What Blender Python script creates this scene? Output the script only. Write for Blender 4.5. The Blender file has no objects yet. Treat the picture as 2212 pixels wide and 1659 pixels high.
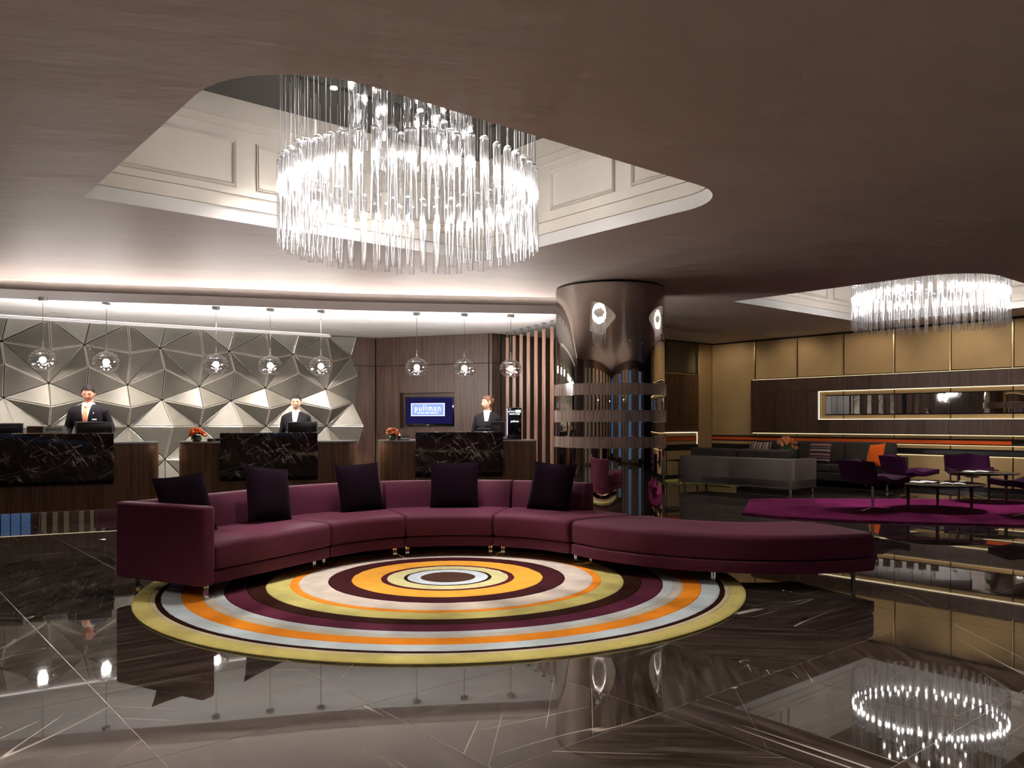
import bpy, bmesh, math, random
from mathutils import Vector, Matrix, geometry
random.seed(7)
SC = bpy.context.scene
COL = SC.collection

# ------------------------------------------------------------------ camera
cam_d = bpy.data.cameras.new('camera')
cam = bpy.data.objects.new('camera', cam_d); COL.objects.link(cam)
cam.location = (0, 0, 1.3); cam.rotation_euler = (math.pi / 2, 0, 0)
cam_d.sensor_width = 36.0; cam_d.lens = 36.0 * 1750 / 2212
cam_d.shift_y = (912 - 829.5) / 2212
cam_d.clip_start = 0.05; cam_d.clip_end = 200
SC.camera = cam

# ------------------------------------------------------------------ world, exposure
w = bpy.data.worlds.new('world'); SC.world = w; w.use_nodes = True
w.node_tree.nodes['Background'].inputs[0].default_value = (0.30, 0.33, 0.40, 1)
w.node_tree.nodes['Background'].inputs[1].default_value = 0.05
SC.view_settings.view_transform = 'Standard'; SC.view_settings.look = 'None'
SC.view_settings.gamma = 1.0; SC.view_settings.use_curve_mapping = False
SC.view_settings.exposure = 0.35
cy = SC.cycles
cy.use_denoising = True
cy.max_bounces = 6; cy.diffuse_bounces = 3; cy.glossy_bounces = 4; cy.transmission_bounces = 3
cy.transparent_max_bounces = 24
cy.use_adaptive_sampling = True; cy.adaptive_threshold = 0.05; cy.adaptive_min_samples = 24
cy.use_light_tree = False
cy.caustics_reflective = False; cy.caustics_refractive = False
cy.sample_clamp_indirect = 6.0

# light levels
BULB_E = 80.0            # each of the small lamps inside the chandelier tubes
PENDANT_W = 130.0
WASH_W = 390.0
RECESS_SPOT_W = 330.0
COVE_E = 6.0
DOWN_W = 190.0
FILL_UPLIGHT_W = 135.0
LOUNGE_W = 26.0

# ------------------------------------------------------------------ frames
U = Vector((-0.640, 0.768)); V = Vector((0.768, 0.640))     # the two axes of the room
def uv(u, v): p = U * u + V * v; return (p.x, p.y)
U_ANG = math.atan2(U.y, U.x); V_ANG = math.atan2(V.y, V.x)
CEIL = 3.2; LOWCEIL = 2.975

# ------------------------------------------------------------------ materials
M = {}
def nt(name):
    m = bpy.data.materials.new(name); m.use_nodes = True; M[name] = m
    t = m.node_tree; return m, t, t.nodes['Principled BSDF']
def setp(b, **k):
    names = dict(col='Base Color', rough='Roughness', metal='Metallic', ior='IOR', trans='Transmission Weight', spec='Specular IOR Level',
                 sheen='Sheen Weight', sheenr='Sheen Roughness', sheent='Sheen Tint', coat='Coat Weight', coatr='Coat Roughness', emit='Emission Color', es='Emission Strength', sss='Subsurface Weight', alpha='Alpha')
    for a, v in k.items():
        s = b.inputs[names[a]]
        if a in ('col', 'emit', 'sheent'): v = (*v, 1)
        s.default_value = v
def N(t, typ, **k):
    n = t.nodes.new(typ)
    for a, v in k.items():
        if hasattr(n, a): setattr(n, a, v)
    return n
def L(t, a, b): t.links.new(a, b)
def coords(t, scale=(1, 1, 1), rot=(0, 0, 0), kind='Object'):
    c = N(t, 'ShaderNodeTexCoord'); src = c.outputs[kind]
    if any(rot):
        m0 = N(t, 'ShaderNodeMapping'); m0.inputs['Rotation'].default_value = rot; L(t, src, m0.inputs['Vector']); src = m0.outputs['Vector']
    if tuple(scale) == (1, 1, 1): return src
    mp = N(t, 'ShaderNodeMapping'); mp.inputs['Scale'].default_value = scale; L(t, src, mp.inputs['Vector']); return mp.outputs['Vector']
def noise(t, vec, scale, detail=3, rough=0.55, dist=0.0):
    n = N(t, 'ShaderNodeTexNoise'); n.inputs['Scale'].default_value = scale; n.inputs['Detail'].default_value = detail
    n.inputs['Roughness'].default_value = rough; n.inputs['Distortion'].default_value = dist
    L(t, vec, n.inputs['Vector']); return n.outputs['Fac']
def ramp(t, fac, stops, interp='LINEAR'):
    r = N(t, 'ShaderNodeValToRGB'); r.color_ramp.interpolation = interp
    e = r.color_ramp.elements
    while len(e) < len(stops): e.new(0.5)
    for x, (p, c) in zip(e, stops): x.position = p; x.color = (*c, 1) if len(c) == 3 else c
    L(t, fac, r.inputs['Fac']); return r.outputs['Color']
def math_(t, op, a, b=None, clamp=False):
    n = N(t, 'ShaderNodeMath', operation=op); n.use_clamp = clamp
    for i, x in enumerate((a, b)):
        if x is None: continue
        if isinstance(x, (int, float)): n.inputs[i].default_value = x
        else: L(t, x, n.inputs[i])
    return n.outputs[0]
def mix(t, fac, a, b):
    n = N(t, 'ShaderNodeMix', data_type='RGBA')
    for s, x in ((n.inputs['Factor'], fac), (n.inputs['A'], a), (n.inputs['B'], b)):
        if isinstance(x, (int, float)): s.default_value = x
        elif isinstance(x, tuple): s.default_value = (*x, 1)
        else: L(t, x, s)
    return n.outputs['Result']
def bump(t, b, h, strength=0.3, dist=0.01):
    n = N(t, 'ShaderNodeBump'); n.inputs['Strength'].default_value = strength; n.inputs['Distance'].default_value = dist
    L(t, h, n.inputs['Height']); L(t, n.outputs['Normal'], b.inputs['Normal'])
def plain(name, col, rough=0.5, metal=0.0, **k):
    m, t, b = nt(name); setp(b, col=col, rough=rough, metal=metal, **k); return m
def fabric(name, col, rough=0.75, var=0.12, sheen=0.3, scale=220, metal=0.0):
    m, t, b = nt(name); v = coords(t)
    f = noise(t, v, scale, 0); g = noise(t, v, 3.0, 1)
    f2 = math_(t, 'MULTIPLY', math_(t, 'ADD', f, g), 0.5)
    c = ramp(t, f2, [(0.3, tuple(x * (1 - var) for x in col)), (0.7, tuple(min(1, x * (1 + var)) for x in col))])
    L(t, c, b.inputs['Base Color']); setp(b, rough=rough, spec=0.12, sheen=sheen, metal=metal, sheent=tuple(min(1, x * 2 + .1) for x in col)); return m
def emis(name, col, s):
    m, t, b = nt(name); setp(b, col=(0, 0, 0), rough=1, emit=col, es=s, spec=0); return m
def wood(name, dark, light, scale=(38, 38, 1.1), rough=0.38, figure=0.5):
    m, t, b = nt(name); v = coords(t, scale); v2 = coords(t, (4, 4, 0.5))
    g = noise(t, v, 1.0, 3, 0.6, 0.6); h = noise(t, v2, 1.4, 2, 0.6, 1.5)
    f = math_(t, 'ADD', math_(t, 'MULTIPLY', g, 1 - figure * .5), math_(t, 'MULTIPLY', h, figure * .5))
    c = ramp(t, f, [(0.36, dark), (0.5, tuple((a + c_) / 2 for a, c_ in zip(dark, light))), (0.64, light)])
    L(t, c, b.inputs['Base Color']); setp(b, rough=rough); return m
def marble(name, base, vein, density=1.0, rot=0.6, rough=0.06, per_object=False, kind='Object', thin=0.012, stripe=0.5, k2=0.4):
    m, t, b = nt(name)
    c = N(t, 'ShaderNodeTexCoord'); src = c.outputs[kind]
    if per_object:
        oi = N(t, 'ShaderNodeObjectInfo')
        vr = N(t, 'ShaderNodeVectorRotate', rotation_type='Z_AXIS'); L(t, src, vr.inputs['Vector'])
        L(t, math_(t, 'MULTIPLY', oi.outputs['Random'], 6.283), vr.inputs['Angle'])
        comb = N(t, 'ShaderNodeCombineXYZ')
        L(t, math_(t, 'MULTIPLY', oi.outputs['Random'], 371.0), comb.inputs[0]); L(t, math_(t, 'MULTIPLY', oi.outputs['Random'], 97.0), comb.inputs[1])
        va = N(t, 'ShaderNodeVectorMath', operation='ADD'); L(t, vr.outputs[0], va.inputs[0]); L(t, comb.outputs[0], va.inputs[1]); src = va.outputs[0]
    def mapped(scale, r):
        mp = N(t, 'ShaderNodeMapping'); mp.inputs['Scale'].default_value = scale; mp.inputs['Rotation'].default_value = r
        L(t, src, mp.inputs['Vector']); return mp.outputs['Vector']
    r = (0, 0, rot) if kind == 'Object' and per_object else (0, rot, 0)
    a = noise(t, mapped((0.35 * density, 1.5 * density, 1.5 * density), r), 1.1, 4, 0.5, 0.25)
    line = math_(t, 'SUBTRACT', 1.0, math_(t, 'DIVIDE', math_(t, 'ABSOLUTE', math_(t, 'SUBTRACT', a, 0.5)), thin), True)
    mask = ramp(t, noise(t, mapped((1, 1, 1), r), 1.7 * density, 2), [(0.44, (0, 0, 0)), (0.62, (1, 1, 1))])
    line = math_(t, 'MULTIPLY', line, mask)
    a2 = noise(t, mapped((0.8 * density, 2.6 * density, 2.6 * density), tuple(x * -1.9 for x in r)), 1.9, 5, 0.6, 0.5)
    line2 = math_(t, 'SUBTRACT', 1.0, math_(t, 'DIVIDE', math_(t, 'ABSOLUTE', math_(t, 'SUBTRACT', a2, 0.47)), thin * 0.6), True)
    mask2 = ramp(t, noise(t, mapped((1, 1, 1), (0, 0, 1)), 2.3 * density, 2), [(0.5, (0, 0, 0)), (0.66, (1, 1, 1))])
    line2 = math_(t, 'MULTIPLY', math_(t, 'MULTIPLY', line2, mask2), k2)
    f = math_(t, 'ADD', line, line2, True)
    s = noise(t, mapped((0.6, 7, 7), r), 3.0, 5, 0.65, 0.4)
    bc = ramp(t, s, [(0.3, tuple(x * (1 - stripe * .6) for x in base)), (0.7, tuple(x * (1 + stripe) for x in base))])
    L(t, mix(t, f, bc, vein), b.inputs['Base Color'])
    setp(b, rough=rough, ior=1.55); return m

plain('chrome', (0.80, 0.79, 0.78), 0.08, 1.0)
plain('brushed', (0.62, 0.60, 0.58), 0.28, 1.0)
plain('mirror', (0.86, 0.85, 0.84), 0.015, 1.0)
plain('bronze_mirror', (0.70, 0.63, 0.57), 0.012, 1.0)
plain('dark_mirror', (0.22, 0.23, 0.23), 0.015, 1.0)
plain('black', (0.008, 0.008, 0.009), 0.3)
plain('black_gloss', (0.006, 0.006, 0.008), 0.08)
plain('black_gloss_ceiling', (0.006, 0.007, 0.007), 0.015, ior=1.6)
plain('charcoal', (0.03, 0.028, 0.028), 0.5)
plain('dark_gap', (0.012, 0.010, 0.008), 0.8)
plain('white_plaster', (0.72, 0.70, 0.68), 0.6)
plain('cream_plaster', (0.70, 0.645, 0.565), 0.55)
plain('grey_plaster', (0.84, 0.82, 0.83), 0.6)
plain('grout', (0.30, 0.265, 0.24), 0.3)
plain('paper', (0.75, 0.75, 0.76), 0.5)
plain('stem_green', (0.10, 0.22, 0.05), 0.5)
plain('vase_green', (0.03, 0.07, 0.02), 0.08, 0.0)
plain('skin_warm', (0.56, 0.30, 0.20), 0.5, sss=0.05)
plain('skin_tan', (0.44, 0.20, 0.12), 0.5, sss=0.05)
plain('lip', (0.42, 0.10, 0.09), 0.4)
plain('teeth', (0.8, 0.77, 0.72), 0.3)
plain('eye_dark', (0.02, 0.012, 0.01), 0.25)
plain('hair_black', (0.008, 0.006, 0.005), 0.7, spec=0.15)
plain('hair_brown', (0.085, 0.036, 0.018), 0.6, spec=0.2)
fabric('suit', (0.011, 0.0095, 0.012), 0.8, 0.15, 0.05)
fabric('shirt', (0.80, 0.70, 0.64), 0.8, 0.04, 0.1)
fabric('tie', (0.80, 0.33, 0.16), 0.6, 0.1, 0.2)
plain('badge', (0.75, 0.75, 0.75), 0.3)
plain('badge_grey', (0.30, 0.29, 0.28), 0.3)
wood('walnut', (0.032, 0.0145, 0.0085), (0.10, 0.049, 0.029))
wood('walnut_warm', (0.050, 0.021, 0.010), (0.165, 0.078, 0.038), figure=0.4)
wood('slat_wood', (0.16, 0.085, 0.055), (0.36, 0.22, 0.15), figure=0.3)
wood('band_wood', (0.20, 0.14, 0.115), (0.42, 0.31, 0.26), rough=0.16, figure=0.6)
fabric('gold_fabric', (0.50, 0.345, 0.165), 0.5, 0.08, 0.2, metal=0.2)
plain('brass', (0.55, 0.40, 0.20), 0.3, 1.0)
fabric('orange_trim', (0.75, 0.11, 0.02), 0.6, 0.08, 0.2)
fabric('brown_trim', (0.05, 0.025, 0.018), 0.6, 0.08, 0.1)
fabric('sofa_plum', (0.104, 0.023, 0.049), 0.62, 0.07, 0.30, scale=320)
fabric('velvet_dark', (0.007, 0.0015, 0.006), 1.0, 0.3, 0.02, scale=60)
fabric('grey_cloth', (0.15, 0.128, 0.115), 0.85, 0.12, 0.25)
fabric('dark_grey_cloth', (0.050, 0.042, 0.037), 0.85, 0.12, 0.15)
fabric('olive_cloth', (0.15, 0.12, 0.07), 0.85, 0.12, 0.2)
fabric('purple_chair', (0.042, 0.005, 0.036), 0.75, 0.12, 0.25)
fabric('orange_cloth', (0.85, 0.13, 0.015), 0.7, 0.08, 0.3)
fabric('rug_green', (0.42, 0.42, 0.10), 0.95, 0.2, 0.3)
emis('bulb', (1.0, 0.95, 0.90), BULB_E)
emis('pendant_glow', (1.0, 0.93, 0.86), 22.0)
emis('cove_led', (1.0, 0.94, 0.90), COVE_E)
emis('warm_led', (1.0, 0.78, 0.46), 1.5)
emis('warm_led_strong', (1.0, 0.82, 0.54), 2.8)
emis('cornice_led', (1.0, 0.93, 0.88), 6.0)
emis('wash_led', (1.0, 0.94, 0.9), 6.0)
emis('down_lens', (1.0, 0.92, 0.84), 14.0)
emis('screen_navy', (0.010, 0.008, 0.055), 1.0)
emis('screen_blue', (0.30, 0.40, 0.95), 1.0)
emis('screen_white', (0.85, 0.95, 1.0), 1.3)
emis('sign_violet', (0.62, 0.50, 1.0), 1.2)
emis('dusk_glass', (0.12, 0.22, 0.45), 0.45)
plain('curtain_cream', (0.66, 0.58, 0.44), 0.8)
plain('sign_navy', (0.03, 0.025, 0.07), 0.3)
plain('sign_brown', (0.09, 0.035, 0.015), 0.3)
plain('sign_plate', (0.62, 0.70, 0.68), 0.2)

for q in ('pendant_glow', 'down_lens', 'screen_navy', 'screen_blue', 'screen_white', 'sign_violet', 'wash_led'): M[q].cycles.emission_sampling = 'NONE'   # the lamps inside carry their light

# ceiling: hand-trowelled plaster
def ceiling_mat(name, col, var, relief):
    m, t, b = nt(name)
    a = noise(t, coords(t, (0.55, 1.7, 1), (0, 0, -0.25)), 1.4, 4, 0.60)
    c = ramp(t, a, [(0.34, tuple(x * (1 - var) for x in col)), (0.66, tuple(min(1, x * (1 + var)) for x in col))])
    L(t, c, b.inputs['Base Color']); setp(b, rough=0.6); bump(t, b, a, relief, 0.045)
ceiling_mat('ceiling_plaster', (0.66, 0.555, 0.50), 0.04, 0.40)
ceiling_mat('low_ceiling_plaster', (0.84, 0.82, 0.80), 0.06, 0.80)

m, t, b = nt('tile_marble')
oi = N(t, 'ShaderNodeObjectInfo'); cc = N(t, 'ShaderNodeTexCoord')
vr = N(t, 'ShaderNodeVectorRotate', rotation_type='Z_AXIS'); L(t, cc.outputs['Object'], vr.inputs['Vector'])
L(t, math_(t, 'MULTIPLY', math_(t, 'FLOOR', math_(t, 'MULTIPLY', oi.outputs['Random'], 7.99)), 0.7854), vr.inputs['Angle'])
cb = N(t, 'ShaderNodeCombineXYZ'); L(t, math_(t, 'MULTIPLY', oi.outputs['Random'], 371.0), cb.inputs[0]); L(t, math_(t, 'MULTIPLY', oi.outputs['Random'], 97.0), cb.inputs[1])
va = N(t, 'ShaderNodeVectorMath', operation='ADD'); L(t, vr.outputs[0], va.inputs[0]); L(t, cb.outputs[0], va.inputs[1])
def tmap(scale, r=0.0):
    src = va.outputs[0]
    if r:
        m0 = N(t, 'ShaderNodeMapping'); m0.inputs['Rotation'].default_value = (0, 0, r); L(t, src, m0.inputs['Vector']); src = m0.outputs['Vector']
    mp = N(t, 'ShaderNodeMapping'); mp.inputs['Scale'].default_value = scale; L(t, src, mp.inputs['Vector']); return mp.outputs['Vector']
def tvein(scale, r, thin, lo, hi, det):
    a = noise(t, tmap(scale, r), 1.0, det, 0.40)
    ln = math_(t, 'SUBTRACT', 1.0, math_(t, 'DIVIDE', math_(t, 'ABSOLUTE', math_(t, 'SUBTRACT', a, 0.5)), thin), True)
    return math_(t, 'MULTIPLY', ln, ramp(t, noise(t, tmap((1, 1, 1), r + 1), 1.2, 1), [(lo, (0, 0, 0)), (hi, (1, 1, 1))]))
f = math_(t, 'ADD', tvein((0.10, 2.4, 1), 0.0, 0.0018, 0.50, 0.57, 1), math_(t, 'MULTIPLY', tvein((0.16, 1.9, 1), 0.8, 0.0015, 0.53, 0.62, 2), 0.6), True)
st = ramp(t, noise(t, tmap((0.8, 7, 1)), 2.2, 4, 0.72), [(0.34, (0.015, 0.011, 0.009)), (0.50, (0.036, 0.028, 0.023)), (0.68, (0.085, 0.067, 0.056))])
L(t, mix(t, f, st, (0.58, 0.51, 0.46)), b.inputs['Base Color']); setp(b, rough=0.02, ior=1.55)
m, t, b = nt('desk_marble')
def vein(scale, rot, thin, lo, hi, off):
    v = coords(t, scale, rot); q = N(t, 'ShaderNodeVectorMath', operation='ADD'); L(t, v, q.inputs[0]); q.inputs[1].default_value = off
    a = noise(t, q.outputs[0], 1.0, 3, 0.5)
    ln = math_(t, 'SUBTRACT', 1.0, math_(t, 'DIVIDE', math_(t, 'ABSOLUTE', math_(t, 'SUBTRACT', a, 0.5)), thin), True)
    mk = ramp(t, noise(t, coords(t, (1.3, 1.3, 1.3)), 1.6 + off[0] * .1, 2), [(lo, (0, 0, 0)), (hi, (1, 1, 1))]); return math_(t, 'MULTIPLY', ln, mk)
f = math_(t, 'ADD', vein((1.0, 1, 7.0), (0, -0.95, 0), 0.008, 0.47, 0.58, (3, 0, 1)), math_(t, 'MULTIPLY', vein((1.8, 1, 16.0), (0, -1.0, 0), 0.012, 0.54, 0.62, (9, 0, 4)), 0.8), True)
f = math_(t, 'ADD', f, math_(t, 'MULTIPLY', vein((0.9, 1, 4.0), (0, 0.35, 0), 0.006, 0.40, 0.55, (5, 2, 7)), 0.8), True)
st = ramp(t, noise(t, coords(t, (5, 5, 2), (0, .6, 0)), 1.0, 3), [(0.3, (0.012, 0.008, 0.007)), (0.7, (0.030, 0.022, 0.018))])
L(t, mix(t, f, st, (0.72, 0.67, 0.64)), b.inputs['Base Color']); setp(b, rough=0.05, ior=1.55)

# facet panels: pale metallic leather
m, t, b = nt('facet_leather'); v = coords(t); f = noise(t, v, 90, 1); g = noise(t, v, 2.5, 2)
oi = N(t, 'ShaderNodeObjectInfo')
c = ramp(t, math_(t, 'ADD', math_(t, 'MULTIPLY', g, 0.7), math_(t, 'MULTIPLY', oi.outputs['Random'], 0.3)), [(0.25, (0.105, 0.097, 0.080)), (0.7, (0.165, 0.153, 0.127))])
L(t, c, b.inputs['Base Color']); setp(b, rough=0.45, metal=0.25); bump(t, b, f, 0.25, 0.004)
plain('facet_rim', (0.72, 0.68, 0.60), 0.25, 0.8)

# seeded glass for the chandeliers, clear glass for the pendants
def glass(name, tint, gloss, seeds, seed_scale, seed_lo, seed_hi, milk):
    m, t, b = nt(name); t.nodes.remove(b); out = t.nodes['Material Output']
    tr = N(t, 'ShaderNodeBsdfTransparent'); tr.inputs['Color'].default_value = (*tint, 1)
    gl = N(t, 'ShaderNodeBsdfGlossy'); gl.inputs['Roughness'].default_value = 0.03; gl.inputs['Color'].default_value = (1, 1, 1, 1)
    lw = N(t, 'ShaderNodeLayerWeight'); lw.inputs['Blend'].default_value = gloss
    m1 = N(t, 'ShaderNodeMixShader'); L(t, lw.outputs['Facing'], m1.inputs[0]); L(t, tr.outputs[0], m1.inputs[1]); L(t, gl.outputs[0], m1.inputs[2])
    df = N(t, 'ShaderNodeBsdfDiffuse'); df.inputs['Color'].default_value = (0.95, 0.95, 0.96, 1)
    tl = N(t, 'ShaderNodeBsdfTranslucent'); tl.inputs['Color'].default_value = (0.95, 0.95, 0.96, 1)
    ms = N(t, 'ShaderNodeMixShader'); ms.inputs[0].default_value = 0.6; L(t, df.outputs[0], ms.inputs[1]); L(t, tl.outputs[0], ms.inputs[2])
    if not seeds: L(t, m1.outputs[0], out.inputs['Surface']); return m
    f = noise(t, coords(t, seed_scale), 1.0, 0)
    sd = N(t, 'ShaderNodeMapRange'); L(t, f, sd.inputs['Value'])
    for q, x in zip(('From Min', 'From Max', 'To Min', 'To Max'), (seed_lo, seed_hi, milk, seeds)): sd.inputs[q].default_value = x
    m2 = N(t, 'ShaderNodeMixShader'); L(t, sd.outputs[0], m2.inputs[0]); L(t, m1.outputs[0], m2.inputs[1]); L(t, ms.outputs[0], m2.inputs[2])
    L(t, m2.outputs[0], out.inputs['Surface']); return m
glass('seeded_glass', (0.96, 0.96, 0.97), 0.42, 0.15, (150, 150, 26), 0.52, 0.66, 0.006)
glass('clear_glass', (0.94, 0.93, 0.93), 0.26, 0, (30, 30, 30), 0.5, 0.7, 0.0)
plain('crystal_cap', (0.85, 0.85, 0.87), 0.15)
plain('wire', (0.55, 0.55, 0.56), 0.3, 0.6)

# round rug: rings by radius
RINGS = [(0.222, (0.085, 0.045, 0.030)), (0.325, (0.66, 0.73, 0.80)), (0.357, (0.030, 0.016, 0.012)), (0.495, (0.72, 0.66, 0.34)), (0.545, (0.10, 0.015, 0.03)),
         (0.775, (0.90, 0.42, 0.06)), (0.960, (0.055, 0.014, 0.018)), (1.190, (0.68, 0.58, 0.50)), (1.256, (0.92, 0.30, 0.03)), (1.440, (0.62, 0.54, 0.19)),
         (1.575, (0.040, 0.014, 0.010)), (1.745, (0.115, 0.024, 0.050)), (1.83, (0.60, 0.64, 0.66)), (1.900, (0.62, 0.56, 0.46)), (2.040, (0.92, 0.30, 0.025)), (2.170, (0.58, 0.66, 0.70)),
         (2.215, (0.030, 0.010, 0.010)), (2.255, (0.58, 0.50, 0.32)), (2.370, (0.60, 0.52, 0.18))]
m, t, b = nt('ring_rug')
cc = N(t, 'ShaderNodeTexCoord'); sx = N(t, 'ShaderNodeSeparateXYZ'); L(t, cc.outputs['Object'], sx.inputs[0])
rr = math_(t, 'SQRT', math_(t, 'ADD', math_(t, 'POWER', sx.outputs[0], 2.0), math_(t, 'POWER', sx.outputs[1], 2.0)))
wv = coords(t); rr = math_(t, 'ADD', rr, math_(t, 'MULTIPLY', math_(t, 'SUBTRACT', noise(t, wv, 9, 2), 0.5), 0.014))
def chain(rs, lo):
    st = []; p = lo
    for r, c in rs: st.append((p / 2.5, c)); p = r
    return ramp(t, math_(t, 'MULTIPLY', rr, 1 / 2.5), st, 'CONSTANT')
ca = chain(RINGS[:10], 0.0); cb = chain(RINGS[10:], 1.44)
c = mix(t, math_(t, 'GREATER_THAN', rr, 1.44), ca, cb)
pile = noise(t, wv, 240, 2); blot = noise(t, wv, 5, 4, 0.6)
k = ramp(t, math_(t, 'ADD', math_(t, 'MULTIPLY', pile, 0.45), math_(t, 'MULTIPLY', blot, 0.55)), [(0.32, (0.84, 0.84, 0.84)), (0.66, (1.28, 1.28, 1.28))])
mm = N(t, 'ShaderNodeMix', data_type='RGBA', blend_type='MULTIPLY'); mm.inputs['Factor'].default_value = 1.0
L(t, c, mm.inputs['A']); L(t, k, mm.inputs['B']); L(t, mm.outputs['Result'], b.inputs['Base Color']); setp(b, rough=1.0, spec=0.03); bump(t, b, pile, 0.6, 0.006)

m, t, b = nt('magenta_rug'); v = coords(t, (1, 1, 1)); v3 = coords(t, (2, 7, 1), (0, 0, 0.4))
f = math_(t, 'ADD', math_(t, 'MULTIPLY', noise(t, v, 160, 2), 0.4), math_(t, 'MULTIPLY', noise(t, v3, 2.0, 5, 0.65, 0.8), 0.6))
L(t, ramp(t, f, [(0.38, (0.06, 0.004, 0.028)), (0.62, (0.27, 0.018, 0.135))]), b.inputs['Base Color']); setp(b, rough=1.0, spec=0.03, sheen=0.05); bump(t, b, f, 0.9, 0.03)

def striped(name, axis, cols, scale):
    m, t, b = nt(name); cc = N(t, 'ShaderNodeTexCoord'); s = N(t, 'ShaderNodeSeparateXYZ'); L(t, cc.outputs['Object'], s.inputs[0])
    f = math_(t, 'FRACT', math_(t, 'ADD', math_(t, 'MULTIPLY', s.outputs[axis], scale), 10.0))
    n = len(cols); L(t, ramp(t, f, [(i / n, c) for i, c in enumerate(cols)], 'CONSTANT'), b.inputs['Base Color']); setp(b, rough=0.8)
striped('stripe_cloth', 1, [(0.05, 0.02, 0.03), (0.45, 0.20, 0.16), (0.04, 0.018, 0.025), (0.16, 0.10, 0.12), (0.05, 0.02, 0.03), (0.50, 0.36, 0.30), (0.03, 0.015, 0.02)], 5.0)
striped('stripe_cloth_pale', 0, [(0.55, 0.42, 0.36), (0.05, 0.03, 0.03), (0.45, 0.20, 0.15), (0.6, 0.5, 0.45), (0.07, 0.05, 0.06)], 7.0)
m, t, b = nt('petal'); v = coords(t); L(t, ramp(t, noise(t, v, 22, 2), [(0.35, (0.78, 0.10, 0.02)), (0.65, (0.95, 0.36, 0.10))]), b.inputs['Base Color']); setp(b, rough=0.55)
m, t, b = nt('petal_peach'); v = coords(t); L(t, ramp(t, noise(t, v, 22, 2), [(0.35, (0.85, 0.24, 0.07)), (0.65, (0.95, 0.50, 0.26))]), b.inputs['Base Color']); setp(b, rough=0.55)

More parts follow.
